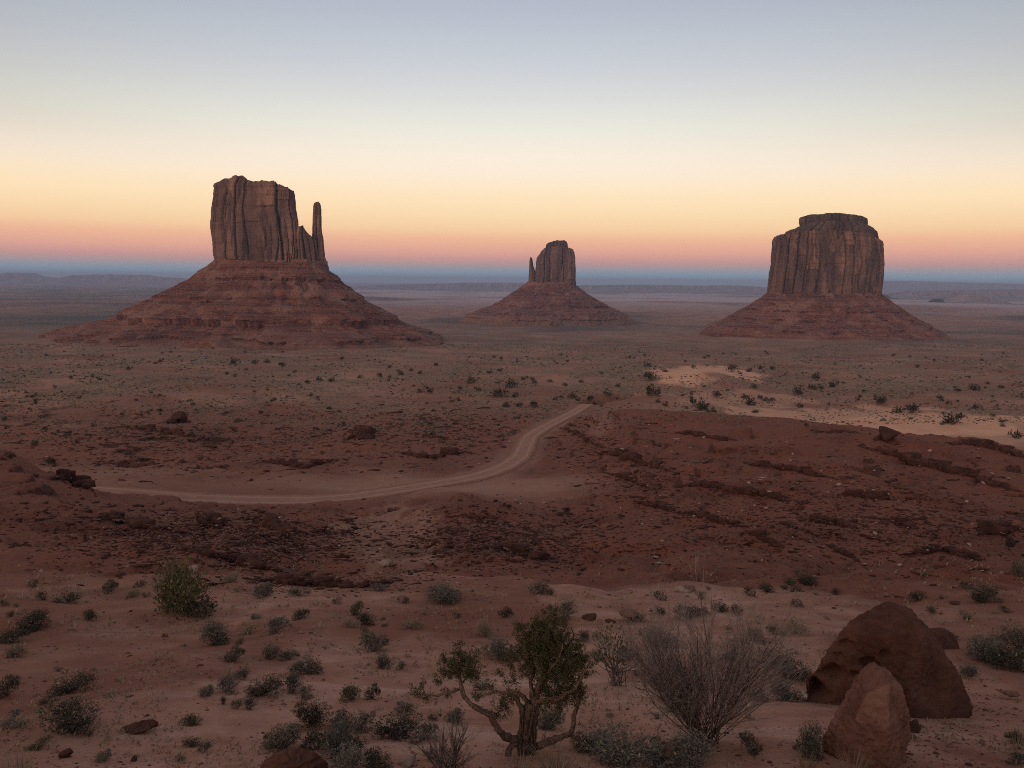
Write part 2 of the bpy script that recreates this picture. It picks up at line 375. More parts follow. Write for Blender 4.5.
# kinds of ground, in world space
def patch(px, py, wx, wy):
    c = cast([px, px, px], [py, py - wy, py + wy], Hbase)
    rc, rf, rn = rho(c[:, 0], c[:, 1])
    a0 = math.atan2(c[0, 0], c[0, 1]); da = wx / 769.0
    lr = .5 * (math.log(rf) - math.log(rn)); lc = .5 * (math.log(rf) + math.log(rn))
    nx = .85 * fbm2(TX / (rc * .05), TY / (rc * .12), 3, 40)
    q = ((ta - a0) / da) ** 2 + ((np.log(tr) - lc) / lr) ** 2
    return 1 - sstep(.55, 1.3, q + nx)
dune = np.clip(patch(706, 378, 50, 12) + .7 * patch(850, 424, 130, 17) + .6 * patch(965, 432, 120, 16) + .4 * patch(745, 402, 60, 7) + .16 * patch(215, 401, 34, 6) + .16 * patch(22, 406, 30, 8)
               + .12 * patch(295, 399, 28, 4), 0, 1)
wash = np.clip(1.2 * patch(392, 535, 52, 34) + .5 * patch(440, 573, 60, 7) + .6 * patch(603, 428, 14, 16) + .4 * patch(180, 466, 100, 9) + .25 * patch(60, 470, 70, 6)
               + .3 * patch(385, 470, 30, 6) + .6 * patch(35, 425, 50, 4) + .4 * patch(760, 405, 120, 8), 0, 1)
near_sand = 1 - sstep(27, 38, tr + 9 * fbm2(TX / 12, TY / 12, 3, 41))
scrub = sstep(250, 330, tr) * (1 - sstep(2400, 3600, tr)) * sstep(-.35, .35, fbm2(TX / 60, TY / 110, 3, 42) + .1)
scrub = np.clip(scrub * (1 - .8 * dune) * (1 - .6 * red), 0, 1)
dark_plain = sstep(-.15, .35, fbm2(TX / 700, TY / 1500, 3, 43) + .8 * (1 - sstep(R(-24), R(-8), ta)) - .3 * sstep(R(-8), R(8), ta) * sstep(3500, 6000, tr)) * sstep(900, 2200, tr)
far_pale_haze = sstep(3500, 8000, tr) * sstep(R(-22), R(-8), ta) * sstep(-.3, .3, fbm2(TX / 1800, TY / 2600, 3, 44) + .15)
rock_shade = np.clip(ri * 1.2 + .3 * rough, 0, 1)  # darker rock on the risers, with their overhang shade painted in

def grid_mesh(name, X, Y, Z, wrap):
    n, m = X.shape
    me = bpy.data.meshes.new(name)
    co = np.stack([X, Y, Z], -1).reshape(-1, 3).astype(np.float32)
    i = np.arange(n - 1)[:, None] * m; j = np.arange(m if wrap else m - 1)[None, :]; j2 = (j + 1) % m
    f = np.stack([i + j, i + m + j, i + m + j2, i + j2], -1).reshape(-1, 4)
    me.vertices.add(len(co)); me.vertices.foreach_set('co', co.ravel())
    me.loops.add(f.size); me.loops.foreach_set('vertex_index', f.ravel().astype(np.int32))
    me.polygons.add(len(f)); me.polygons.foreach_set('loop_start', (np.arange(len(f)) * 4).astype(np.int32))
    me.polygons.foreach_set('use_smooth', np.ones(len(f), bool))
    me.update(); me.validate()
    return me
def attr(me, name, v):
    a = me.attributes.new(name, 'FLOAT', 'POINT'); a.data.foreach_set('value', np.ravel(v).astype(np.float32))

# ------------------------------------------------------------------ materials
def new_mat(name, rough_=.95):
    m = bpy.data.materials.new(name); m.use_nodes = True
    t = m.node_tree; b = t.nodes['Principled BSDF']
    b.inputs['Roughness'].default_value = rough_
    b.inputs['Specular IOR Level'].default_value = .12
    return m, t, b
def noise(t, vec, scale, detail=4, rough_=.55, dist=0):
    n = t.nodes.new('ShaderNodeTexNoise'); n.inputs['Scale'].default_value = scale; n.inputs['Detail'].default_value = detail
    n.inputs['Roughness'].default_value = rough_; n.inputs['Distortion'].default_value = dist
    t.links.new(vec, n.inputs['Vector']); return n.outputs['Fac']
def mapped(t, scale, loc=(0, 0, 0), coord='Object'):
    c = t.nodes.new('ShaderNodeTexCoord'); m = t.nodes.new('ShaderNodeMapping')
    m.inputs['Scale'].default_value = scale; m.inputs['Location'].default_value = loc
    t.links.new(c.outputs[coord], m.inputs[0]); return m.outputs[0]
def rng(t, v, a, b, c=0.0, d=1.0):
    n = t.nodes.new('ShaderNodeMapRange'); n.inputs[1].default_value = a; n.inputs[2].default_value = b
    n.inputs[3].default_value = c; n.inputs[4].default_value = d; t.links.new(v, n.inputs[0]); return n.outputs[0]
def bump(t, b, h, strength, dist):
    n = t.nodes.new('ShaderNodeBump'); n.inputs['Strength'].default_value = strength; n.inputs['Distance'].default_value = dist
    t.links.new(h, n.inputs['Height']); t.links.new(n.outputs[0], b.inputs['Normal'])
def att(t, name):
    n = t.nodes.new('ShaderNodeAttribute'); n.attribute_name = name; return n.outputs['Fac']

def ground_mat():
    m, t, b = new_mat('desert soil')
    v = mapped(t, (1, 1, 1))
    n_s = noise(t, v, 9, 6, .65); n_m = noise(t, v, .9, 6, .6); n_l = noise(t, v, .09, 5, .55); n_x = noise(t, v, .012, 5, .6); n_y = noise(t, v, .0012, 5, .6)
    sand = mixc(t, rng(t, n_m, .35, .65), (.320, .147, .098), (.450, .235, .168))
    sand = mixc(t, rng(t, noise(t, mapped(t, (.35, .9, 1), (4, 1, 0)), 1, 6, .68, .6), .5, .66, 0, .75), sand, (.520, .315, .240))
    sand = mixc(t, rng(t, n_l, .4, .62), sand, (.225, .090, .058))
    redc = mixc(t, rng(t, n_m, .32, .68), (.138, .047, .031), (.230, .084, .056))
    redc = mixc(t, rng(t, n_l, .42, .6), redc, (.205, .067, .041))
    plain = mixc(t, rng(t, n_x, .35, .65), (.235, .092, .060), (.375, .198, .136))
    c = mixc(t, att(t, 'near'), plain, sand)
    c = mixc(t, att(t, 'red'), c, redc)
    sc = mixc(t, rng(t, noise(t, v, .55, 4, .7), .42, .58), (.080, .066, .040), (.330, .195, .132))
    c = mixc(t, math_node(t, 'MULTIPLY', att(t, 'scrub'), rng(t, noise(t, v, .05, 5, .65), .35, .6, .25, .9)), c, sc)
    c = mixc(t, math_node(t, 'MULTIPLY', att(t, 'plain'), rng(t, n_y, .38, .6, .2, .95)), c, (.062, .056, .046))
    c = mixc(t, math_node(t, 'MULTIPLY', att(t, 'wash'), .8), c, mixc(t, rng(t, n_m, .35, .65), (.285, .132, .088), (.380, .200, .138)))
    c = mixc(t, att(t, 'dune'), c, mixc(t, rng(t, n_l, .35, .65), (.600, .300, .185), (.700, .390, .255)))
    c = mixc(t, att(t, 'farpale_haze'), c, (.50, .37, .37))  # pale far plain, with the lilac of the haze painted in
    rk = mixc(t, rng(t, noise(t, v, 1.7, 4, .6), .35, .65), (.038, .016, .013), (.105, .042, .031))  # near-black: varnished rock plus riser shade put into the colour
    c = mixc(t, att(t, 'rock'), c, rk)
    # scattered stones and darker crust
    vo = t.nodes.new('ShaderNodeTexVoronoi'); vo.inputs['Scale'].default_value = 2.2; t.links.new(v, vo.inputs[0])
    st = rng(t, vo.outputs['Distance'], .10, .16, 1, 0)
    sv = math_node(t, 'MULTIPLY', st, rng(t, n_l, .45, .6, 0, .6))
    c = mixc(t, sv, c, mixc(t, vo.outputs['Color'], (.10, .05, .04), (.36, .24, .19)))
    c = mixc(t, rng(t, n_s, .3, .75, 0, .35), c, mixc(t, .5, c, (.07, .035, .028)))
    t.links.new(c, b.inputs['Base Color'])
    hh = math_node(t, 'ADD', math_node(t, 'MULTIPLY', n_s, .25), math_node(t, 'ADD', math_node(t, 'MULTIPLY', n_m, 1.2), math_node(t, 'MULTIPLY', st, .2)))
    bump(t, b, hh, .8, .12)
    return m
def road_mat():
    m, t, b = new_mat('graded dirt')
    u = att(t, 'across')
    v = mapped(t, (1, 1, 1)); n1 = noise(t, v, .6, 5, .6); n2 = noise(t, v, 5, 4, .6)
    c = mixc(t, rng(t, n1, .35, .65), (.300, .145, .098), (.375, .195, .140))
    wob = math_node(t, 'ADD', u, math_node(t, 'MULTIPLY', math_node(t, 'SUBTRACT', noise(t, v, .12, 3), .5), .35))
    tr_ = math_node(t, 'ABSOLUTE', math_node(t, 'SUBTRACT', math_node(t, 'ABSOLUTE', wob), .42))
    c = mixc(t, rng(t, tr_, .03, .16, .65, 0), c, (.450, .255, .188))
    c = mixc(t, rng(t, math_node(t, 'ABSOLUTE', u), .55, .95, 0, .95), c, (.215, .092, .062))
    c = mixc(t, rng(t, n2, .5, .75, 0, .4), c, (.2, .1, .075))
    t.links.new(c, b.inputs['Base Color']); bump(t, b, n2, .4, .08)
    return m
def cliff_mat(name, light, dark, warm, zoff=0):
    m, t, b = new_mat(name, .9)
    v1 = mapped(t, (.024, .024, .003)); v2 = mapped(t, (.085, .085, .010)); v3 = mapped(t, (.012, .012, .16)); v4 = mapped(t, (.5, .5, .25))
    a = noise(t, v1, 1, 5, .6, .4); s2 = noise(t, v2, 1, 5, .65, .3); st = noise(t, v3, 1, 4, .6); g = noise(t, v4, 1, 5, .6)
    c = mixc(t, rng(t, math_node(t, 'ADD', math_node(t, 'MULTIPLY', a, .55), math_node(t, 'MULTIPLY', att(t, 'tone'), .45)), .40, .60), dark, light)
    c = mixc(t, rng(t, att(t, 'tone'), .62, .85, 0, .8), c, warm)
    c = mixc(t, rng(t, s2, .54, .62, 0, .75), c, tuple(k * .5 for k in dark))
    c = mixc(t, rng(t, noise(t, mapped(t, (.03, .03, .012), (5, 3, 0)), 1, 4, .6), .54, .66, 0, .7), c, warm)
    c = mixc(t, rng(t, st, .47, .6, 0, .5), c, tuple(k * .62 for k in light))
    c = mixc(t, rng(t, g, .50, .7, 0, .4), c, tuple(k * .5 for k in dark))
    c = mixc(t, math_node(t, 'MULTIPLY', att(t, 'joint_shade'), .8), c, tuple(k * .4 for k in dark))  # shade in the grooves between slabs painted into the wall colour
    t.links.new(c, b.inputs['Base Color'])
    bump(t, b, math_node(t, 'ADD', math_node(t, 'MULTIPLY', g, 1.0), math_node(t, 'MULTIPLY', s2, 2.0)), .9, 2.0)
    return m
def talus_mat():
    m, t, b = new_mat('red shale and talus')
    v = mapped(t, (1, 1, 1)); band = noise(t, mapped(t, (.004, .004, .11)), 1, 5, .65, .15)
    band2 = noise(t, mapped(t, (.003, .003, .35), (0, 0, 4)), 1, 4, .6)
    g = noise(t, v, .35, 5, .7); l = noise(t, v, .02, 5, .6)
    c = mixc(t, rng(t, band, .4, .6), (.140, .050, .036), (.220, .092, .068))
    c = mixc(t, rng(t, band2, .53, .58, 0, .75), c, (.095, .038, .030))
    th_ = noise(t, mapped(t, (.006, .006, .55), (3, 0, 4)), 1, 3, .6, .3)
    c = mixc(t, math_node(t, 'MULTIPLY', rng(t, th_, .56, .59, 0, .85), rng(t, noise(t, mapped(t, (.03, .03, .1)), 1, 3, .6), .45, .55)), c, (.045, .020, .017))
    c = mixc(t, rng(t, l, .50, .60, 0, .7), c, (.255, .135, .102))
    c = mixc(t, rng(t, g, .52, .62, 0, .7), c, (.062, .032, .027))
    c = mixc(t, rng(t, noise(t, v, .42, 4, .65), .57, .66, 0, .75), c, (.31, .195, .155))
    fn = noise(t, mapped(t, (.018, .018, .05), (8, 1, 2)), 1, 5, .65)
    c = mixc(t, rng(t, math_node(t, 'ADD', math_node(t, 'MULTIPLY', att(t, 'foot'), .62), math_node(t, 'MULTIPLY', fn, .6)), .55, .75, 0, .8), c, mixc(t, rng(t, g, .42, .6), (.120, .075, .052), (.290, .145, .102)))
    c = mixc(t, math_node(t, 'MULTIPLY', att(t, 'ledge'), .85), c, mixc(t, rng(t, noise(t, mapped(t, (.2, .2, .03)), 1, 4, .6), .4, .6), (.040, .019, .016), (.15, .068, .052)))
    t.links.new(c, b.inputs['Base Color']); bump(t, b, g, .9, 1.5)
    return m
def rock_mat(name, c1, c2, c3, s=1.0):
    m, t, b = new_mat(name, .92)
    v = mapped(t, (s, s, s)); oi = t.nodes.new('ShaderNodeObjectInfo')
    n1 = noise(t, v, 1.6, 6, .62, .3); n2 = noise(t, v, 9, 6, .65); n3 = noise(t, mapped(t, (.8 * s, .8 * s, 5 * s)), 1, 4, .6, .4); n4 = noise(t, v, 42, 3, .6)
    c = mixc(t, rng(t, n1, .36, .64), c1, c2)
    c = mixc(t, rng(t, n3, .48, .66, 0, .45), c, c3)
    c = mixc(t, rng(t, n2, .5, .72, 0, .6), c, tuple(k * .55 for k in c1))
    c = mixc(t, rng(t, n4, .58, .72, 0, .16), c, tuple(k * 1.3 for k in c2))
    c = mixc(t, rng(t, noise(t, mapped(t, (.9 * s, .9 * s, .45 * s), (2, 7, 1)), 1, 5, .65, .5), .52, .6, 0, .55), c, tuple(k * 1.25 for k in c2))
    c = mixc(t, math_node(t, 'MULTIPLY', oi.outputs['Random'], .35), c, tuple(k * .6 for k in c2))
    c = mixc(t, math_node(t, 'MULTIPLY', att(t, 'pale_face'), .4), c, mixc(t, rng(t, n1, .36, .64), (.30, .155, .115), (.38, .215, .165)))
    t.links.new(c, b.inputs['Base Color'])
    bump(t, b, math_node(t, 'ADD', math_node(t, 'MULTIPLY', n2, .7), math_node(t, 'ADD', math_node(t, 'MULTIPLY', n4, .22), n1)), .85, .05 / s)
    return m
def leaf_mat(name, c1, c2):
    m, t, b = new_mat(name, .8)
    g = t.nodes.new('ShaderNodeNewGeometry'); oi = t.nodes.new('ShaderNodeObjectInfo')
    c = mixc(t, g.outputs['Random Per Island'], c1, c2)
    c = mixc(t, math_node(t, 'MULTIPLY', oi.outputs['Random'], .45), c, tuple(k * .55 for k in c1))
    t.links.new(c, b.inputs['Base Color'])
    return m
def bark_mat(name, c1, c2):
    m, t, b = new_mat(name, .95)
    v = mapped(t, (60, 60, 7)); n1 = noise(t, v, 1, 4, .6, .6)
    c = mixc(t, rng(t, n1, .38, .62), c1, c2)
    t.links.new(c, b.inputs['Base Color']); bump(t, b, n1, .9, .012)
    return m
M = dict(
    ground=ground_mat(), road=road_mat(), mesa=rock_mat('haze tinted mesa rock', (.190, .145, .150), (.260, .200, .205), (.150, .115, .125), .004), talus=talus_mat(),  # mesa rock paled toward violet, distance haze painted into its colour
    west=cliff_mat('varnished sandstone west', (.215, .128, .102), (.105, .066, .058), (.340, .200, .150)),
    east=cliff_mat('varnished sandstone east', (.190, .112, .094), (.120, .074, .065), (.255, .148, .118)),
    merrick=cliff_mat('varnished sandstone merrick', (.195, .112, .086), (.095, .058, .048), (.310, .175, .126)),
    cap=cliff_mat('dark caprock', (.120, .078, .062), (.070, .047, .041), (.150, .095, .075)),
    boulder=rock_mat('dark red boulder', (.075, .031, .024), (.125, .056, .041), (.050, .023, .019), .9),
    pale_boulder=rock_mat('rust boulder', (.140, .062, .045), (.210, .102, .075), (.085, .037, .028), 1.3),
    stone=rock_mat('red stone', (.150, .072, .056), (.225, .120, .094), (.100, .050, .040), 2.5),
    pale_stone=rock_mat('pale stone', (.300, .205, .170), (.400, .290, .240), (.240, .150, .120), 2.5),
    ledge=rock_mat('ledge rock', (.036, .016, .013), (.100, .042, .032), (.026, .012, .010), .5),  # dark varnish plus the ledges' overhang shade painted into the colour
    sage=leaf_mat('grey sage leaves', (.115, .100, .078), (.195, .172, .138)),
    dark=leaf_mat('dark shrub leaves', (.060, .053, .037), (.112, .099, .070)),
    green=leaf_mat('green shrub leaves', (.075, .072, .036), (.130, .120, .066)),
    straw=leaf_mat('dry straw', (.250, .185, .120), (.380, .290, .200)),
    twig=leaf_mat('bare grey twigs', (.165, .128, .120), (.300, .245, .230)),
    juniper=leaf_mat('juniper needles', (.062, .060, .030), (.130, .120, .066)),
    bark=bark_mat('juniper bark', (.055, .034, .026), (.185, .125, .100)),
    far=leaf_mat('valley juniper', (.040, .040, .028), (.070, .066, .045)),
)

# ------------------------------------------------------------------ object helpers
def link(name, me, mat=None, parent=None, loc=None):
    o = bpy.data.objects.new(name, me); COL.objects.link(o)
    if mat is not None:
        for mm in (mat if isinstance(mat, (list, tuple)) else [mat]): me.materials.append(mm)
    if parent is not None: o.parent = parent
    if loc is not None: o.location = loc
    return o
def tag(o, label=None, cat=None, group=None, kind=None):
    if label: o['label'] = label
    if cat: o['category'] = cat
    if group: o['group'] = group
    if kind: o['kind'] = kind
    return o
def empty(name, loc):
    o = bpy.data.objects.new(name, None); COL.objects.link(o); o.location = loc; o.empty_display_size = .2; return o
def copy_tree(o, parent=None):
    c = o.copy(); COL.objects.link(c)
    if parent is not None: c.parent = parent
    for ch in list(o.children): copy_tree(ch, c)
    return c
def np_mesh(name, co, faces, smooth=False, midx=None):
    me = bpy.data.meshes.new(name)
    co = np.asarray(co, np.float32)
    if isinstance(faces, np.ndarray):
        k = faces.shape[1]
        me.vertices.add(len(co)); me.vertices.foreach_set('co', co.ravel())
        me.loops.add(faces.size); me.loops.foreach_set('vertex_index', faces.ravel().astype(np.int32))
        me.polygons.add(len(faces)); me.polygons.foreach_set('loop_start', (np.arange(len(faces)) * k).astype(np.int32))
    else:
        me.from_pydata([tuple(map(float, c)) for c in co], [], faces)
    if smooth: me.polygons.foreach_set('use_smooth', np.ones(len(me.polygons), bool))
    if midx is not None: me.polygons.foreach_set('material_index', np.asarray(midx, np.int32))
    me.update(); me.validate()
    return me

def tube(path, rad, sides=5):
    path = np.asarray(path, float); rad = np.asarray(rad, float); n = len(path)
    t = np.gradient(path, axis=0); t /= np.linalg.norm(t, axis=1)[:, None] + 1e-9
    ref = np.array([.31, .87, .38]); a = np.cross(t, ref); a /= np.linalg.norm(a, axis=1)[:, None] + 1e-9; b = np.cross(t, a)
    an = np.linspace(0, 2 * np.pi, sides, endpoint=False)
    v = path[:, None] + rad[:, None, None] * (np.cos(an)[None, :, None] * a[:, None] + np.sin(an)[None, :, None] * b[:, None])
    i = np.arange(n - 1)[:, None] * sides; j = np.arange(sides)[None]; j2 = (j + 1) % sides
    f = np.stack([i + j, i + j2, i + sides + j2, i + sides + j], -1).reshape(-1, 4)
    return v.reshape(-1, 3), f
# ------------------------------------------------------------------ the setting
gm = grid_mesh('ground', TX, TY, TZ, True)
for nme, val in (('near', near_sand), ('red', np.maximum(red, .6 * sstep(.12, .5, fbm2(TX / 6, TY / 8, 4, 45)) * (1 - sstep(34, 44, tr)))), ('rock', rock_shade), ('scrub', scrub), ('plain', dark_plain), ('wash', wash), ('dune', dune), ('farpale_haze', far_pale_haze)): attr(gm, nme, val)
ground = link('ground', gm, M['ground']); tag(ground, kind='structure')

tn = np.gradient(rd, axis=0); tn /= np.linalg.norm(tn, axis=1)[:, None]
nr = np.stack([-tn[:, 1], tn[:, 0]], 1)
us = np.linspace(-1, 1, 15)
edge = 1 + .22 * fbm2(ss / 5, ss * 0 + .5, 3, 50)[:, None] * (np.abs(us)[None] > .8)
RXm = rd[:, 0:1] + nr[:, 0:1] * us * ROAD_W * edge; RYm = rd[:, 1:2] + nr[:, 1:2] * us * ROAD_W * edge
rut = -.05 * np.exp(-((np.abs(us) - .42) / .12) ** 2) - .34 * sstep(.84, 1.0, np.abs(us)) + .03 * (1 - us ** 2)
RZm = rz[:, None] + rut[None] + .03 * fbm2(RXm / 2.5, RYm / 2.5, 2, 51)
rm = grid_mesh('road', RXm, RYm, RZm, False); attr(rm, 'across', np.broadcast_to(us, RXm.shape))
road = link('road', rm, M['road']); tag(road, kind='structure')

# ------------------------------------------------------------------ buttes
def scatter_mesh(name, P, S, proto_v, proto_f, g, flat=.7, long=0.0):
    n = len(P); k = len(proto_v)
    lg_ = 1 + long * g.random(n) * (g.random(n) < .6)
    a = np.where(lg_ > 1.6, g.normal(-.1, .6, n), g.uniform(0, 6.28, n)); ca, sa = np.cos(a), np.sin(a)
    v = proto_v[None] * (1 + g.uniform(-.3, .3, (n, k, 1))) * S[:, None, None] * np.stack([g.uniform(.7, 1.3, n) * lg_, g.uniform(.7, 1.3, n), g.uniform(.4, 1.0, n) * flat], 1)[:, None]
    v = np.stack([v[..., 0] * ca[:, None] - v[..., 1] * sa[:, None], v[..., 0] * sa[:, None] + v[..., 1] * ca[:, None], v[..., 2]], -1) + P[:, None]
    f = (proto_f[None] + (np.arange(n) * k)[:, None, None]).reshape(-1, proto_f.shape[1])
    return np_mesh(name, v.reshape(-1, 3), f)
import bmesh
bm = bmesh.new(); bmesh.ops.create_icosphere(bm, subdivisions=1, radius=.5)
LOWV = np.array([q.co[:] for q in bm.verts]); LOWF = np.array([[w.index for w in p.verts] for p in bm.faces]); bm.free()
def poly_x(pts, D):
    """edge polyline in pixels -> (z ascending, x) on the plane y = D"""
    x, z = plane_pt(np.array([p[0] for p in pts], float), np.array([p[1] for p in pts], float), D)
    o = np.argsort(z); return z[o], x[o]
def top_fn(pts, D):
    x, z = plane_pt(np.array([p[0] for p in pts], float), np.array([p[1] for p in pts], float), D)
    o = np.argsort(x); return lambda q: np.interp(q, x[o], z[o])
def tower(name, D, left, right, top, depth, zb_px, nth=720, nz=170, sq=3.2, amp=1.0, seed=0, ydep=0.0, mat=None, parent=None):
    zl, xl = poly_x(left, D); zr, xr = poly_x(right, D); tf = top_fn(top, D)
    _, zb = plane_pt(512.0, np.array(zb_px, float), D); zb = float(zb)
    thv = np.linspace(0, 2 * np.pi, nth, endpoint=False)
    ct, st = np.cos(thv), np.sin(thv)
    ux = np.sign(ct) * np.abs(ct) ** (2 / sq); uy = np.sign(st) * np.abs(st) ** (2 / sq)
    zmid = .5 * (zb + float(np.max(tf(np.linspace(xl.min(), xr.max(), 50)))))
    cm = .5 * (np.interp(zmid, zl, xl) + np.interp(zmid, zr, xr)); am = .5 * (np.interp(zmid, zr, xr) - np.interp(zmid, zl, xl))
    zt = tf(cm + am * ux * .985)
    tt = np.linspace(0, 1, nz) ** .95
    Z = zb + tt[:, None] * (zt - zb)[None, :]
    L = np.interp(Z, zl, xl); Rr = np.interp(Z, zr, xr)
    c, a = .5 * (L + Rr), .5 * (Rr - L)
    taper = 1 - .10 * tt[:, None]
    X = c + a * ux[None]; Y = D + ydep + depth * taper * uy[None]
    X = X + (Y - D) * cm / D                        # its depth runs along the line of sight
    nx_, ny_ = ct[None] * np.ones_like(X), st[None] * np.ones_like(X)
    def crack(k, zk, sd): return np.clip(1 - np.abs(pn3(X / k, Y / k, Z / zk, sd)) * 1.15, 0, 1)
    wx = 6 * pn3(X / 40, Y / 40, Z / 50, seed + 9)
    # the wall breaks into upright slabs between joints, each standing a little in or out
    k_ = nz // 2; arc = np.r_[0, np.cumsum(np.hypot(np.diff(X[k_]), np.diff(Y[k_])))]; per = arc[-1] + math.hypot(X[k_, 0] - X[k_, -1], Y[k_, 0] - Y[k_, -1])
    def rnd(i, j): return (PERM[(PERM[np.mod(i, 256)] + np.mod(j + seed, 256)) & 255] / 255.0)
    def slabs(width, zlen, gw, sd, warp):
        ncell = max(3, int(round(per / width))); u = arc[None] / per * ncell + warp * pn2(Z / zlen, Z * 0 + sd, seed + sd) * np.sin(np.pi * arc / per)[None] ** .2
        u = u + .55 * pn2(arc / width * .7, arc * 0 + sd, seed + 30 + sd)[None]
        i = np.floor(u).astype(np.int64); f_ = u - i; i = np.mod(i, ncell)
        zz_ = Z / zlen + rnd(i, sd) * 3; j = np.floor(zz_).astype(np.int64); fz = zz_ - j
        off = rnd(i, j * 3 + sd) - .5; off = off * .6 + .4 * (rnd(i, sd + 7) - .5)
        gr = np.exp(-(np.minimum(f_, 1 - f_) * per / ncell / gw) ** 2); hg = np.exp(-(np.minimum(fz, 1 - fz) * zlen / (gw * .7)) ** 2)
        return off, gr, hg
    o1, g1, h1 = slabs(27, 95, 1.5, 3, .25); o2, g2_, h2 = slabs(10.5, 48, .9, 11, .35)
    on = sstep(-.25, .25, pn3(X / 45, Y / 45, Z / 70, seed + 13))
    tone = .5 + .6 * o1 + .5 * o2 * on
    c1 = np.clip(1 - np.abs(pn3((X + wx) / 46, Y / 46, Z / 420, seed + 1)) * 1.1, 0, 1) ** 6
    c3 = np.clip(1 - np.abs(pn3(X / 6, Y / 6, Z / 50, seed + 3)) * 1.1, 0, 1) ** 4
    blk = pn3(X / 26, Y / 26, Z / 60, seed + 4); f = fbm3(X / 9, Y / 9, Z / 16, 4, seed + 5)
    strata = pn2(Z / 5.0, Z * 0 + .3, seed + 6) * (1 - sstep(.1, .28, tt))[:, None] + .6 * pn2(Z / 4.0, Z * 0 + .7, seed + 7) * sstep(.86, .97, tt)[:, None]
    side = np.abs(st)[None] ** .6 * .85 + .15        # keep the outline, carve the faces
    # slabs that stop part way up the wall
    slab = sstep(.02, .10, pn3(X / 18, Y / 18, Z / 90, seed + 8))
    d = amp * side * (-11 * c1 + 9 * o1 - 8.5 * g1 + on * (5 * o2 - 4.5 * g2_ - .8 * h2) - 1.2 * h1 + 3.5 * blk) + amp * (-.9 * c3 + 1.1 * f + 1.9 * strata)
    joint_shade = np.clip(.9 * g1 + .7 * g2_ * on, 0, 1)
    X = X + nx_ * d; Y = Y + ny_ * d
    Z = Z + (amp * 3.0 * fbm3(X / 8, Y / 8, Z * 0, 3, seed + 11))* (tt[:, None] ** 6)
    capx, capy, capz = [], [], []
    cx, cy = X[-1].mean(), Y[-1].mean()
    for q in (.9, .75, .55, .3, .05):
        x_ = cx + (X[-1] - cx) * q; y_ = cy + (Y[-1] - cy) * q
        capx.append(x_); capy.append(y_); capz.append(tf(x_) * .5 + .5 * Z[-1] + 1.2 * pn2(x_ / 9, y_ / 9, seed))
    X = np.vstack([X, capx]); Y = np.vstack([Y, capy]); Z = np.vstack([Z, capz])
    tone = np.vstack([tone] + [tone[-1:]] * 5); joint_shade = np.vstack([joint_shade] + [joint_shade[-1:] * 0] * 5)
    ox, oy = parent.location.x, parent.location.y; oz = parent.location.z
    me = grid_mesh(name, X - ox, Y - oy, Z - oz, True); attr(me, 'tone', tone); attr(me, 'joint_shade', joint_shade); me.flip_normals()
    return link(name, me, mat, parent)
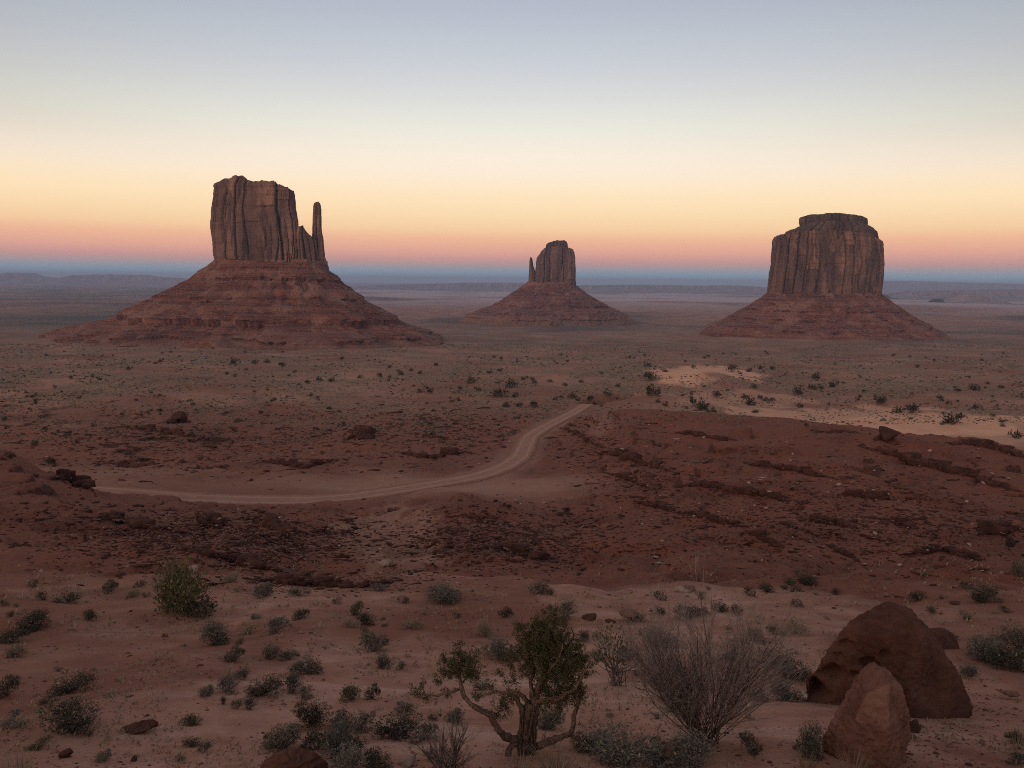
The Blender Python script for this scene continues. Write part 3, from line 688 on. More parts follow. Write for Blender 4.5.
def skirt(D, left, right, zbot_px, bands, front, seed, parent, nth=900, nz=330, inset=1.5, power=1.0):
    zl, xl = poly_x(left, D); zr, xr = poly_x(right, D)
    ztop = max(zl.max(), zr.max()); _, zbt = plane_pt(512.0, np.array(zbot_px, float), D); zbt = float(zbt)
    thv = np.linspace(0, 2 * np.pi, nth, endpoint=False); ct, st = np.cos(thv), np.sin(thv)
    tt = np.linspace(0, 1, nz)
    Z = (ztop + (zbt - ztop) * tt)[:, None] * np.ones((1, nth))
    jit = 3.6 * pn2(2.2 * np.cos(thv) + 5, 2.2 * np.sin(thv), seed)[None] + 2.2 * pn2(9 * ct, 9 * st, seed + 1)[None] + 1.2 * fbm2(30 * ct, 30 * st, 3, seed + 6)[None]
    zs = Z.copy(); led = np.zeros_like(Z)
    for zpx, hgt in bands:
        _, zb_ = plane_pt(512.0, np.array(zpx, float), D); zb_ = float(zb_)
        q = (zb_ + jit - Z)                       # how far below the lip
        gate = (.35 if hgt > 6 else .08) + (.65 if hgt > 6 else .92) * sstep(-.15, .3, fbm2(4 * ct + zb_, 4 * st, 3, seed + 2) + .06)[None]
        h = hgt * gate
        sh = np.where((q > 0) & (q < h), q, 0) + np.where((q >= h) & (q < 4 * h), h * (1 - (q - h) / (3 * h)), 0)
        zs = zs + sh
        led = np.maximum(led, sstep(0, .15, q / h) * (1 - sstep(.8, 1.0, q / h)) * (gate > .6))
    L = np.interp(zs, zl, xl); Rr = np.interp(zs, zr, xr)
    c, a = .5 * (L + Rr), .5 * (Rr - L)
    hw = np.interp(zs, np.linspace(zbt, ztop, 60), np.interp(np.linspace(zbt, ztop, 60), zl, -xl) * .5 + np.interp(np.linspace(zbt, ztop, 60), zr, xr) * .5)
    b = hw * front
    Y = D + b * st[None]; X = c + a * ct[None] + (Y - D) * float(c[0].mean()) / D
    t2 = tt[:, None]
    gul = np.abs(pn3(X / 36, Y / 36, Z / 160, seed + 3)); g2 = fbm3(X / 14, Y / 14, Z / 22, 4, seed + 4); big = pn3(X / 120, Y / 120, Z / 200, seed + 5)
    keep = sstep(.0, .10, tt)[:, None]
    Z = Z + (11 * np.clip(pn3(7 * ct, 7 * st, 0 * ct, seed + 7) + .15, 0, 1) + 5 * np.clip(pn3(19 * ct, 19 * st, 0 * ct, seed + 8), 0, 1))[None] * (1 - t2) ** 9
    side = np.abs(st)[None] * .8 + .2
    notch = led * np.clip(1 - np.abs(pn3(X / 9, Y / 9, Z / 60, seed + 10)) * 1.4, 0, 1) ** 3
    fan = np.clip(pn3(X / 75, Y / 75, Z / 400, seed + 11), -.4, .6)
    d = keep * (30 * (gul - .25) * side * (1 - .45 * t2) + 4.5 * g2 + 22 * big * side + 22 * fan * side * np.sin(np.pi * np.clip(t2 * 1.1, 0, 1)) - 5 * notch) - inset * (1 - keep)
    Xn = X + ct[None] * d; Yn = Y + st[None] * d
    z0 = Z[0:1]; cx = Xn[0].mean()
    Xn = np.vstack([cx + (Xn[0:1] - cx) * .05, cx + (Xn[0:1] - cx) * .5, Xn]); Yn = np.vstack([D + (Yn[0:1] - D) * .05, D + (Yn[0:1] - D) * .5, Yn]); Zn = np.vstack([z0, z0, Z])
    led = np.vstack([led[0:1], led[0:1], led])
    me = grid_mesh('talus_slope', Xn - parent.location.x, Yn - parent.location.y, Zn - parent.location.z, True)
    attr(me, 'ledge', led)
    ft = sstep(.55, .82, tt)[:, None] * np.ones((1, nth)); attr(me, 'foot', np.vstack([ft[0:1], ft[0:1], ft]))
    o = link('talus_slope', me, M['talus'], parent)
    gg = np.random.default_rng(seed + 50); nb = 2600
    ii = 12 + (gg.random(nb) ** .9 * (nz * .86)).astype(int); jj = gg.integers(int(nth * .47), nth, nb)
    cl_ = pn2(jj / 17., ii / 60., seed + 9); kk = cl_ > -.12; ii, jj = ii[kk], jj[kk]
    Pb = np.stack([Xn[ii, jj] - parent.location.x, Yn[ii, jj] - parent.location.y, Zn[ii, jj] - parent.location.z], 1)
    link('rubble', scatter_mesh('rubble', Pb, np.clip(gg.lognormal(.75, .5, len(Pb)), 1.2, 7) * D / 1700, LOWV, LOWF, gg), M['stone'], o)['kind'] = 'stuff'
    return o
def butte(px, py, D, label):
    x, z = plane_pt(np.array(px, float), np.array(py, float), D)
    return tag(empty('butte', (float(x), D, float(z))), label, 'butte', 'sandstone buttes rising from the valley floor')

# left butte with the thin thumb on its right
D = 1450.0
b1 = butte(270, 350, D, 'broad flat sandstone butte with a tall thin thumb spire on its right end')
tower('rock_tower', D, [(213.6, 270), (213.4, 262), (212.7, 243), (211, 226), (212.2, 205), (213.4, 192), (214.4, 186), (216.5, 181)],
      [(300, 276), (299.5, 250), (298.6, 232), (298, 221), (296, 212), (295.6, 200), (295, 194), (293.5, 190.5)],
      [(210, 188), (214, 184.5), (218, 182.5), (223, 181.8), (226.7, 180), (231.4, 178.3), (236, 179), (241.6, 181.2), (244, 184), (252.5, 185), (262, 183.8), (274, 185), (284, 188.5), (292, 191.4), (297, 193)],
      62, 276, sq=4.2, seed=100, mat=M['west'], parent=b1)
tower('shoulder', D, [(294, 278), (294, 240), (295, 226)], [(322, 278), (320, 262), (317.5, 245), (315, 238)],
      [(294, 228), (300, 228), (301.5, 226.8), (303.5, 228), (305.6, 231.5), (309, 233.5), (312.7, 236.5), (318, 241)], 36, 278, nth=420, nz=90, seed=120, amp=.6, ydep=-14, mat=M['west'], parent=b1)
tower('spire', D, [(310.5, 280), (311, 262), (311.8, 240), (312.6, 223), (312.9, 209), (313.4, 204)],
      [(329.5, 280), (328.8, 268), (325, 257), (323.6, 240), (321.6, 228), (321.3, 210), (320.4, 204)],
      [(312.4, 204.2), (315, 203.0), (317, 203.6), (320.2, 202.8), (322, 204.5)], 17, 280, nth=260, nz=150, seed=140, amp=.42, ydep=-10, sq=2.6, mat=M['west'], parent=b1)
skirt(D, [(213.5, 263), (190, 279), (176, 287), (139, 303.5), (124.6, 309.7), (104, 318), (66, 326), (38, 334), (20, 342), (5, 352), (-5, 366)],
      [(328.5, 271), (348, 287), (368.5, 301.5), (395, 316), (406, 323), (426, 329), (436, 333), (447, 341), (456, 352), (462, 366)],
      366, [(281, 7), (299, 4), (317, 15), (331, 5), (337, 5.5), (344, 5.5)], .92, 160, b1)

# middle butte, farther, thumb on its left
D = 2900.0
b2 = butte(553, 322, D, 'small distant sandstone butte with a short thumb on its left and a stepped top')
tower('rock_tower', D, [(535, 292), (535.5, 270), (536, 265), (537, 256), (539.5, 250.5)], [(575.8, 292), (575.6, 270), (575.3, 258), (574, 249)],
      [(535, 262), (537.5, 254), (541, 249), (545, 247.3), (560, 247), (568, 247.5), (570, 249), (574.5, 249.3), (576, 255)], 60, 292, sq=4.5, nth=620, nz=130, seed=200, mat=M['east'], parent=b2)
tower('caprock', D, [(545.2, 252), (546, 245), (548, 242.5)], [(569, 252), (568, 247), (567, 241.5)],
      [(545, 245), (547, 242.8), (556, 240.8), (562, 241.2), (565.7, 240.4), (568, 243)], 38, 252, nth=300, nz=50, seed=220, amp=.5, mat=M['cap'], parent=b2)
tower('spire', D, [(528, 292), (528.5, 278), (529.2, 268), (529.6, 260), (530, 258)], [(540, 292), (538, 278), (534.8, 270), (533.4, 266), (532.6, 260), (532.2, 258)],
      [(529.4, 258), (531.3, 256.6), (533, 259)], 22, 292, nth=220, nz=100, seed=240, amp=.35, ydep=-8, sq=2.5, mat=M['east'], parent=b2)
skirt(D, [(527.5, 283), (513, 293), (501, 301.6), (489, 306), (477, 310), (467, 314.5), (461, 320), (457, 328)], [(576.5, 286), (590, 295), (607.6, 305), (626, 314.5), (630, 318), (634, 322), (637, 328)],
      328, [(292, 5), (304, 7), (311, 4), (316, 4)], .95, 260, b2, nth=760, nz=240)

# right butte, squat, with stepped cap
D = 1950.0
b3 = butte(828, 336, D, 'massive squat sandstone butte with a stepped flat cap, standing alone on the right')
tower('rock_tower', D, [(766.4, 304), (766.6, 294), (768, 279), (770.7, 263), (772.8, 241), (774.8, 237.5)], [(881.6, 306), (881.4, 295), (883.6, 282), (884.7, 263), (882.9, 243), (879, 236)],
      [(770, 239), (775, 237), (783, 236), (800, 234), (830, 232), (860, 234), (876, 236.5), (885, 242)], 100, 304, seed=300, sq=3.2, amp=.95, mat=M['merrick'], parent=b3)
tower('cap_step', D, [(783, 242), (785, 233), (789, 230.5), (799, 225)], [(879.5, 242), (877.6, 233), (876.5, 230), (868, 223.5)],
      [(783, 233), (790, 230), (800, 224.5), (832, 223), (866, 224), (874, 228.5), (879, 233)], 84, 242, nth=560, nz=60, seed=320, sq=2.6, amp=.45, mat=M['cap'], parent=b3)
tower('caprock', D, [(800.5, 229), (799, 223), (799.2, 219)], [(867.5, 229), (868, 222), (867, 218.5)],
      [(798, 219.5), (803, 218), (810, 216.4), (821, 216), (832, 214.8), (843, 215), (854, 217), (861, 217), (868, 219)], 62, 229, nth=480, nz=50, seed=340, sq=2.8, amp=.45, mat=M['cap'], parent=b3)
skirt(D, [(766.5, 295), (751.5, 304), (736.5, 312), (723, 319), (709, 324), (702, 331), (697, 338), (690, 350)], [(881.8, 296), (898, 306.6), (917, 319), (936, 328), (945, 333), (951, 339), (957, 350)],
      350, [(305, 5), (313, 3), (321, 6), (329, 4), (334, 4)], .95, 360, b3, nth=860, nz=280)

# far mesas
def mesa(pts, D, depth, seed, label=None, foot=1.6, group=None):
    x, z = plane_pt(np.array([p[0] for p in pts], float), np.array([p[1] for p in pts], float), D)
    n = 260; X0 = np.linspace(x[0], x[-1], n); Zt = np.interp(X0, x, z) + D * .00022 * fbm2(X0 / (D * .01), X0 * 0, 3, seed)
    base = -200.0
    prof = [(-foot, 0), (-.75, .35), (-.5, .55), (-.42, .95), (-.36, 1.0), (0, 1.0), (.4, 1.0), (1.2, 0)]
    wav = 1 + .35 * fbm2(X0 / (D * .018), X0 * 0 + .4, 4, seed + 1)
    Xg = np.tile(X0, (len(prof), 1)); Yg = np.array([D + p * depth * wav for p, _ in prof]); Zg = np.array([base + (Zt - base) * h for _, h in prof])
    me = grid_mesh('mesa', Xg, Yg, Zg, False)
    attr(me, 'ledge', np.array([[0, .2, .3, .8, .3, 0, 0, 0]]).T * np.ones((1, n)))
    o = link('mesa', me, M['mesa']); tag(o, label, 'mesa', group); return o
G_M = 'mesas on the horizon'
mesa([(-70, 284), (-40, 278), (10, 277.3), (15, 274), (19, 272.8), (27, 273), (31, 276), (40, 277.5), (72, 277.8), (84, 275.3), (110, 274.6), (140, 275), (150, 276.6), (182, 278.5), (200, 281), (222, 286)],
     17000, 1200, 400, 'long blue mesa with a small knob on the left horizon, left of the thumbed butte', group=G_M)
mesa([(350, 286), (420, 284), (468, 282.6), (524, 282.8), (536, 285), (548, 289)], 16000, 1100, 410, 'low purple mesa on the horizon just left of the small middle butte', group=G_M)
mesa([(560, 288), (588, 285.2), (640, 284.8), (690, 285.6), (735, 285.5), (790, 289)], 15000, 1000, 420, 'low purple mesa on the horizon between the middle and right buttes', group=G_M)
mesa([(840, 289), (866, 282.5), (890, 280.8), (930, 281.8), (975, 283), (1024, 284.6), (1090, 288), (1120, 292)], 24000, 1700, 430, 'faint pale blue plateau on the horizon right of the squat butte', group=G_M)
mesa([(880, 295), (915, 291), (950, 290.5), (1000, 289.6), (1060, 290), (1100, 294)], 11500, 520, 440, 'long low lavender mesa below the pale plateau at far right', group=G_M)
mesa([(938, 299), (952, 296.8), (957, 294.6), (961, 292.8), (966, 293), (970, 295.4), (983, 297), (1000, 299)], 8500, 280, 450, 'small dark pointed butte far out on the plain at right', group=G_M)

# ------------------------------------------------------------------ haze over the valley
bpy_h = 30000.0
hx = np.array([[-32000, -200, -260], [32000, -200, -260], [32000, 60000, -260], [-32000, 60000, -260], [-32000, -200, 235], [32000, -200, 235], [32000, 60000, 235], [-32000, 60000, 235]], float)
hx[:, 0] *= 1.8; hx[[0, 1, 4, 5], 1] = -60000
hm = np_mesh('haze', hx, np.array([[0, 3, 2, 1], [4, 5, 6, 7], [0, 1, 5, 4], [1, 2, 6, 5], [2, 3, 7, 6], [3, 0, 4, 7]]))
mh = bpy.data.materials.new('haze'); mh.use_nodes = True; t = mh.node_tree; t.nodes.clear()
pv = nd(t, 'ShaderNodeVolumePrincipled'); pv.inputs['Color'].default_value = (.54, .67, 1.0, 1); pv.inputs['Density'].default_value = HAZE_DENSITY
mo = nd(t, 'ShaderNodeOutputMaterial'); t.links.new(pv.outputs[0], mo.inputs['Volume'])
haze = link('haze', hm, mh); tag(haze, kind='stuff')

# ================================================================== rocks
def icos(sub):
    import bmesh
    bm = bmesh.new(); bmesh.ops.create_icosphere(bm, subdivisions=sub, radius=1.0)
    v = np.array([q.co[:] for q in bm.verts]); f = np.array([[w.index for w in p.verts] for p in bm.faces]); bm.free(); return v, f
ICO = {k: icos(k) for k in (2, 3, 4, 6)}
def hull(planes, u, p=14):
    """radius along the unit directions u of the soft-edged solid cut by the planes (n, d)"""
    acc = np.zeros(len(u))
    for n, d in planes:
        k = np.maximum(u @ np.asarray(n, float), 1e-4) / d
        acc += k ** p
    return acc ** (-1.0 / p)
def rock_mesh(name, seed, sub=3, n=13, flat=1.0, rough_=.06):
    g = np.random.default_rng(seed); u, f = ICO[sub]
    pl = []
    for _ in range(n):
        q = g.normal(size=3); q /= np.linalg.norm(q); pl.append((q, g.uniform(.72, 1.05)))
    r = hull(pl, u, 16); v = u * r[:, None]
    v = v * (1 + rough_ * fbm3(v[:, 0] * 2.3, v[:, 1] * 2.3, v[:, 2] * 2.3, 3, seed))[:, None]
    v[:, 2] *= flat; v /= (v[:, 0].max() - v[:, 0].min()); v[:, 2] -= v[:, 2].min() * .62
    return np_mesh(name, v, f, True)
def px_size(P): return float(np.dot(P, fw)) / F          # metres per pixel at a point

def outline_boulder(outline, base_px, depth, seed, mat, name, label, cat, dents=(), group=None, rough_=.03, front=((0, -1, .25, .9),), k=.55, p=40, pale_face=None):
    P = cast([base_px[0]], [base_px[1]], H)[0]; D = P[1] + depth * .45
    ox, oz = plane_pt(np.array([q[0] for q in outline], float), np.array([q[1] for q in outline], float), D)
    c = np.array([ox.mean(), oz.mean()])
    area = np.sum(ox * np.roll(oz, -1) - np.roll(ox, -1) * oz); sg = 1 if area > 0 else -1
    pl = []
    for i in range(len(ox)):
        a = np.array([ox[i], oz[i]]); b = np.array([ox[(i + 1) % len(ox)], oz[(i + 1) % len(ox)]])
        e = (b - a) / np.linalg.norm(b - a); n2 = np.array([e[1], -e[0]]) * sg
        d = float(n2 @ (a - c))
        for s_ in (-1, 1):
            kk = k if s_ < 0 else 1.0; n3 = np.array([n2[0], s_ * kk, n2[1]]); nn = np.linalg.norm(n3)
            pl.append((n3 / nn, d / nn))
    for fx, fy, fz, fd in front:
        n3 = np.array([fx, fy, fz], float); n3 /= np.linalg.norm(n3); pl.append((n3, depth * .5 * fd))
    pl.append((np.array([0, 1.0, 0]), depth * .5))
    u, f = ICO[6]; r = hull(pl, u, p); v = u * r[:, None]
    ms = px_size(P)
    s = 1.0 / (ms * 40)
    v = v + u * (ms * 40 * rough_ * (fbm3(v[:, 0] * s * 1.2, v[:, 1] * s * 1.2, v[:, 2] * s * 1.2, 5, seed) + .5 * np.abs(pn3(v[:, 0] * s * 3, v[:, 1] * s * 3, v[:, 2] * s * 5, seed + 9))))[:, None]
    # bedding and broken flakes
    q_ = fbm3(v[:, 0] * s * .9 + 3, v[:, 1] * s * .9, v[:, 2] * s * 1.6, 3, seed + 20) * 3
    fl_ = np.floor(q_) + sstep(.72, 1, q_ - np.floor(q_))
    bed = pn3(v[:, 0] * s * .25, v[:, 1] * s * .25, (v[:, 2] + .25 * v[:, 0]) * s * 7, seed + 21)
    v = v + u * (ms * (3.2 * (fl_ - q_) + .8 * bed + .5 * fbm3(v[:, 0] * s * 9, v[:, 1] * s * 9, v[:, 2] * s * 9, 3, seed + 22)))[:, None]
    v = v + np.array([c[0], D, c[1]])
    for dx, dy, rad, dep in dents:
        x, z = plane_pt(float(dx), float(dy), D); k2_ = np.hypot(v[:, 0] - x, (v[:, 2] - z) * 1.1) / (rad * ms)
        k2_ = k2_ + .25 * fbm3(v[:, 0] * s * 4, v[:, 1] * s * 4, v[:, 2] * s * 4, 2, seed + 3)
        w = (1 - sstep(.45, 1.05, k2_)) * (v[:, 1] < D)
        v[:, 1] += w * dep * ms
        v[:, 0] += w * dep * ms * .2
    me = np_mesh(name, v - P, f, True)
    if pale_face is not None:
        lft = np.array(pl[pale_face][0]); mx = np.max(np.stack([(u @ np.asarray(q[0], float)) / q[1] for q in pl]), 0)
        w = sstep(-.06, .05, (u @ lft) / pl[pale_face][1] - mx + .05) * sstep(-.03, .03, v[:, 2] - P[2] - ms * 40 + ms * 12 * fbm3(v[:, 0] * s * 2, v[:, 1] * s * 2, v[:, 2] * 0, 3, seed + 30))  # paler on one chosen facet, above a wavy line
        attr(me, 'pale_face', w)
    o = link(name, me, mat, None, P); tag(o, label, cat, group); return o

outline_boulder([(800, 730), (806, 684), (822, 655), (845, 622), (866, 611), (888, 600), (911, 606), (934, 632), (957, 670), (964, 690), (955, 705), (900, 735)], (880, 714), 2.0, 500, M['boulder'],
                'boulder', 'huge dark red pitted boulder, the biggest rock in the lower right corner', 'boulder', group='large boulders by the viewpoint',
                dents=((814, 688, 13, 26), (806, 700, 7, 12), (857, 652, 10, 14), (830, 668, 11, 14), (843, 640, 7, 8), (822, 671, 6, 9), (868, 637, 5, 6), (846, 664, 5, 7), (834, 651, 5, 6)),
                front=((-.8, -1, .12, .8), (.42, -1, .42, .78), (.1, -1, .1, .95)), k=.28, p=60, rough_=.085)
outline_boulder([(822, 740), (831, 720), (852, 679), (864, 667), (873, 662), (889, 671), (901, 692), (911, 713), (902, 738), (893, 770), (850, 790), (826, 775)], (862, 766), 1.3, 520, M['pale_boulder'],
                'boulder', 'rust coloured pointed boulder leaning in front of the huge pitted boulder', 'boulder', group='large boulders by the viewpoint',
                front=((-.75, -1, .32, .85), (.95, -1, .2, .70)), k=.12, pale_face=24, p=70, rough_=.08)
outline_boulder([(256, 775), (262, 760), (275, 751), (294, 747), (315, 750), (328, 759), (334, 775), (320, 790), (270, 790)], (294, 780), .9, 540, M['boulder'],
                'boulder', 'rounded red boulder cut off by the bottom edge left of the juniper', 'boulder', group='large boulders by the viewpoint', k=.5, p=24)
outline_boulder([(118, 733), (121, 727), (134, 722), (150, 719.5), (157, 720.5), (159, 726), (155, 731), (138, 733), (126, 737)], (138, 735), .45, 560, M['boulder'],
                'slab_rock', 'flat dark red slab of rock lying on bare sand at lower left', 'rock', k=.4, p=40)
STONES = [rock_mesh('stone', 600 + i, 3, 12, [.6, .75, .9, .5, .7, .8][i]) for i in range(6)]
STONES_B = [m.copy() for m in STONES]; STONES_C = [m.copy() for m in STONES]
for m_ in STONES: m_.materials.append(M['stone'])
for m_ in STONES_B: m_.materials.append(M['pale_stone'])
for m_ in STONES_C: m_.materials.append(M['boulder'])
def put_rock(px, py, w, h, i, meshes, name, label, group=None, cat='rock', rz=None):
    P = cast([px], [py], H)[0]; m = px_size(P)
    o = link(name, meshes[i % 6]); o.location = P + np.array([0, .3 * w * m, -.05 * h * m])
    sx_ = w * m; o.scale = (sx_, sx_ * random.uniform(.75, 1.0), max(h * m * 1.25, .3 * sx_))
    o.rotation_euler = (0, random.uniform(-.12, .12), random.uniform(-.6, .6) if rz is None else rz)
    tag(o, label, cat, group); return o
for px, py, w, h, i, ms, lab in (
    (679, 592, 13, 11, 0, STONES_B, 'pale cream rock on the sand, brightest stone beyond the bare bush'),
    (691, 591, 11, 6, 1, STONES, 'small reddish rock touching the right side of the pale cream rock'),
    (591, 621, 15, 10, 2, STONES_C, 'dark rock in the low row behind the juniper, leftmost of the row'),
    (609.5, 623, 12, 8, 3, STONES_C, 'small dark rock in the middle of the low row right of the juniper'),
    (627, 622, 20, 11, 4, STONES, 'pale topped rock at the right end of the low row beyond the juniper'),
    (673, 763, 23, 15, 5, STONES, 'orange red rock among grey shrubs below the bare bush'),
    (913, 701, 20, 13, 0, STONES, 'rust stone wedged between the two large boulders'),
    (905, 738, 22, 10, 3, STONES, 'flat slab leaning at the right foot of the pointed boulder'),
    (917, 733, 18, 17, 2, STONES_C, 'dark block standing in for the shadowed hole just right of the pointed boulder'),  # dark rock placed to stand for a shadowed hole
    (943, 648, 24, 22, 1, STONES_C, 'dark rock half hidden behind the right shoulder of the huge boulder'),
    (1013, 700, 12, 7, 4, STONES, 'small flat stone near the right edge beside the grey shrubs'),
    (64, 758, 14, 6, 5, STONES_C, 'small dark broken stone near the bottom left corner'),
    (134, 761, 7, 5, 1, STONES_C, 'tiny dark stone at the bottom below the flat slab rock'),
    (408, 767, 18, 12, 2, STONES_B, 'light grey stone at the bottom edge between the twiggy bush and shrubs'),
    (372, 716, 12, 8, 0, STONES, 'small red stone beside the sage clump left of the juniper'),
    (956, 605, 14, 5, 3, STONES_C, 'thin dark rock on the sand right behind the huge boulder'),
    (262, 592, 13, 8, 4, STONES, 'small red rock at the foot of the dark rubble left of centre'),
    (193, 571, 9, 7, 1, STONES_B, 'small pale stone behind the tall green bush'),
    (385, 566, 14, 9, 2, STONES_B, 'grey stone at the edge of the pale sandy wash'),
    (690, 690 + 0, 9, 5, 3, STONES, 'flat stone under the twigs of the large bare bush')):
    put_rock(px, py, w, h, i, ms, 'rock', lab)

# ledges of broken rock along the strata, dark partly from painted overhang shade
BLOCKS = []
for i in range(7):
    g = np.random.default_rng(880 + i); u_, f_ = ICO[2]
    pl = [(np.array(q, float), g.uniform(.42, .5)) for q in ((1, .1, 0), (-1, -.1, 0), (0, 1, .1), (.1, -1, -.15), (0, .1, 1), (0, 0, -1))]
    pl += [(unit0, g.uniform(.5, .62)) for unit0 in (lambda z: z / np.linalg.norm(z, axis=1)[:, None])(g.normal(size=(6, 3)))]
    r_ = hull(pl, u_, 30); BLOCKS.append((u_ * r_[:, None] * (1 + .05 * g.normal(size=(len(u_), 1))), f_))
def ledge(pts, hpx, label, name='rock_ledge', seed=0, thick=1.0):
    g = np.random.default_rng(900 + seed)
    pts = np.array(pts, float); n = max(2, int(np.sum(np.linalg.norm(np.diff(pts, axis=0), axis=1)) / 1.6))
    s = np.r_[0, np.cumsum(np.linalg.norm(np.diff(pts, axis=0), axis=1))]; t = np.linspace(0, s[-1], n)
    px = np.interp(t, s, pts[:, 0]); py = np.interp(t, s, pts[:, 1]) + 1.6 * fbm2(t / 14, t * 0 + seed, 3, 70)
    W3 = cast(px, py, H); O = W3[len(W3) // 2]
    V, Fc, nv = [], [], 0
    env = np.clip(np.minimum(t, s[-1] - t) / (.25 * s[-1] + 1e-6), .3, 1)
    for i in range(n):
        m = px_size(W3[i]); thin = sstep(-.45, .1, pn2(t[i] / 9, seed * 3.1, 71))
        for layer in range(3):
            if layer == 1 and g.random() < .45: continue
            if layer == 2: continue
            pv, pf = BLOCKS[g.integers(0, len(BLOCKS))]
            hh = hpx * m * env[i] * np.clip(g.lognormal(-.08, .4), .45, 1.8) * (.35 + .65 * thin)
            ww = hh * g.uniform(1.0, 2.6); dd = hh * g.uniform(.8, 1.5)
            if layer == 0: ww = max(ww, 3.0 * m)
            if layer == 2: hh *= .45; ww *= .4; dd *= .4                   # fallen pieces below the lip
            b = pv * (ww, dd, hh); a = g.uniform(-.5, .5) if layer < 2 else g.uniform(0, 6.3); ca, sa = math.cos(a), math.sin(a)
            b = np.stack([b[:, 0] * ca - b[:, 1] * sa, b[:, 0] * sa + b[:, 1] * ca, b[:, 2]], 1)
            off = (0, .25 * dd, .18 * hh) if layer == 0 else (g.normal(0, m), .6 * dd, .55 * hh) if layer == 1 else (g.normal(0, 2 * m), -g.uniform(.3, 1.2) * hpx * m, -.35 * hpx * m * 0)
            q = b + (W3[i] - O) + np.array(off)
            if layer == 2: q[:, 2] += H(W3[i][0] + off[0], W3[i][1] + off[1]) - W3[i][2]
            Fc.append(pf + nv); V.append(q); nv += len(q)
    ms_ = np.array([px_size(q) for q in W3]); cv, cf = tube(W3 - O + np.array([0, .25, 0]) * (hpx * ms_)[:, None], hpx * ms_ * (.22 + .2 * env) * (1 + .3 * fbm2(t / 3, t * 0 + seed, 2, 72)), 6)
    V.append(cv); Fc = [np.concatenate(Fc), np.concatenate([cf[:, [0, 1, 2]], cf[:, [0, 2, 3]]]) + nv]
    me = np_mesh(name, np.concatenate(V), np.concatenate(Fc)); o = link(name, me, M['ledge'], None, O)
    tag(o, label, 'ledge', 'dark rock ledges breaking the red ground'); return o
for i, L_ in enumerate(LEDGES): ledge(L_[0], L_[1], L_[2], seed=i)

LROCK = [rock_mesh('rock_outcrop', 640 + i, 4, 10, 1.0, .1) for i in range(6)]
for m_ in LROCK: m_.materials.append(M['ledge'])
for px, py, w, h, i, lab in ((181, 423, 17, 17, 0, 'isolated dark block of rock on the plain below the thumbed butte'), (170, 424, 14, 6, 1, 'low dark rock trailing off the left side of the isolated block'),
                             (235, 432, 9, 7, 2, 'small dark knob of rock right of the isolated dark block'), (888, 440, 19, 12, 3, 'blocky dark outcrop on the ridge crest in front of the pale sand'),
                             (878, 441, 12, 7, 4, 'smaller dark rock against the left side of the crest outcrop'), (360, 440, 22, 6, 5, 'dark flat rock above the overhanging bank left of centre')):
    put_rock(px, py, w, h, i, LROCK, 'rock_outcrop', lab, 'dark outcrops in the middle distance', 'rock', rz=0)
# loose rubble and gravel: past counting
g = np.random.default_rng(55)
qx, qy = [], []
for cx, cy, wx, wy, n in ((200, 540, 130, 30, 1500), (500, 540, 90, 30, 1200), (760, 530, 150, 35, 1300), (250, 545, 75, 28, 1500), (150, 540, 60, 22, 500), (330, 540, 40, 20, 350), (480, 535, 60, 26, 700), (560, 545, 50, 22, 350), (800, 490, 150, 45, 900), (930, 530, 110, 40, 900), (640, 480, 60, 30, 400),
                          (330, 582, 110, 10, 500), (150, 445, 150, 28, 900), (430, 425, 130, 20, 700), (600, 440, 60, 25, 400), (300, 450, 120, 25, 500), (450, 440, 60, 20, 300), (60, 520, 60, 30, 200)):
    qx.append(g.normal(cx, wx * .6, n)); qy.append(g.normal(cy, wy * .55, n))
qx = np.concatenate(qx); qy = np.concatenate(qy); qx = np.concatenate([qx, qx + g.normal(0, 26, len(qx))]); qy = np.concatenate([qy, qy + g.normal(0, 7, len(qy))]); ok = (qy < 598) & (qy > 400); qx, qy = qx[ok], qy[ok]
P = cast(qx, qy, H); dr, _ = road_near(P[:, 0], P[:, 1]); kp = dr > 6
P = P[kp]; sz = np.linalg.norm(P, axis=1) / F * np.clip(g.lognormal(.1, .62, len(P)), .45, 5.5)
rub_P, rub_s = P, sz
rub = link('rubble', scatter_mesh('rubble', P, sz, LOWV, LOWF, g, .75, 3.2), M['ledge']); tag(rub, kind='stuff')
qx = np.concatenate([g.uniform(-40, 1064, 8500), g.normal(945, 45, 420), g.normal(850, 40, 160)]); qy = np.concatenate([768 - 212 * g.random(8500) ** 1.2 + 8, g.normal(728, 22, 420), g.normal(755, 14, 160)])
P = cast(qx, qy, H); cl = (fbm2(P[:, 0] / 2.2, P[:, 1] / 2.2, 3, 80) > -.12) | (np.arange(len(P)) >= 8500); P = P[cl]
sz = np.linalg.norm(P, axis=1) / F * np.clip(g.lognormal(.25, .6, len(P)), .5, 6)
dk = g.random(len(P)) < .4
gd = link('gravel', scatter_mesh('gravel', P[dk], sz[dk], LOWV, LOWF, g), M['boulder']); tag(gd, kind='stuff')
P, sz = P[~dk], sz[~dk]
gv = link('gravel', scatter_mesh('gravel', P, sz, LOWV, LOWF, g), M['stone']); tag(gv, kind='stuff')
kp2 = g.random(len(rub_P)) < .5
pr = link('rubble', scatter_mesh('rubble', rub_P[kp2] + np.stack([g.normal(0, 2, kp2.sum()), g.normal(0, 2, kp2.sum()), 0 * rub_P[kp2][:, 0] - .02], 1), rub_s[kp2] * .75, LOWV, LOWF, g, .5, 3.5), M['stone']); tag(pr, kind='stuff')
kp3 = g.random(len(rub_P)) < .10
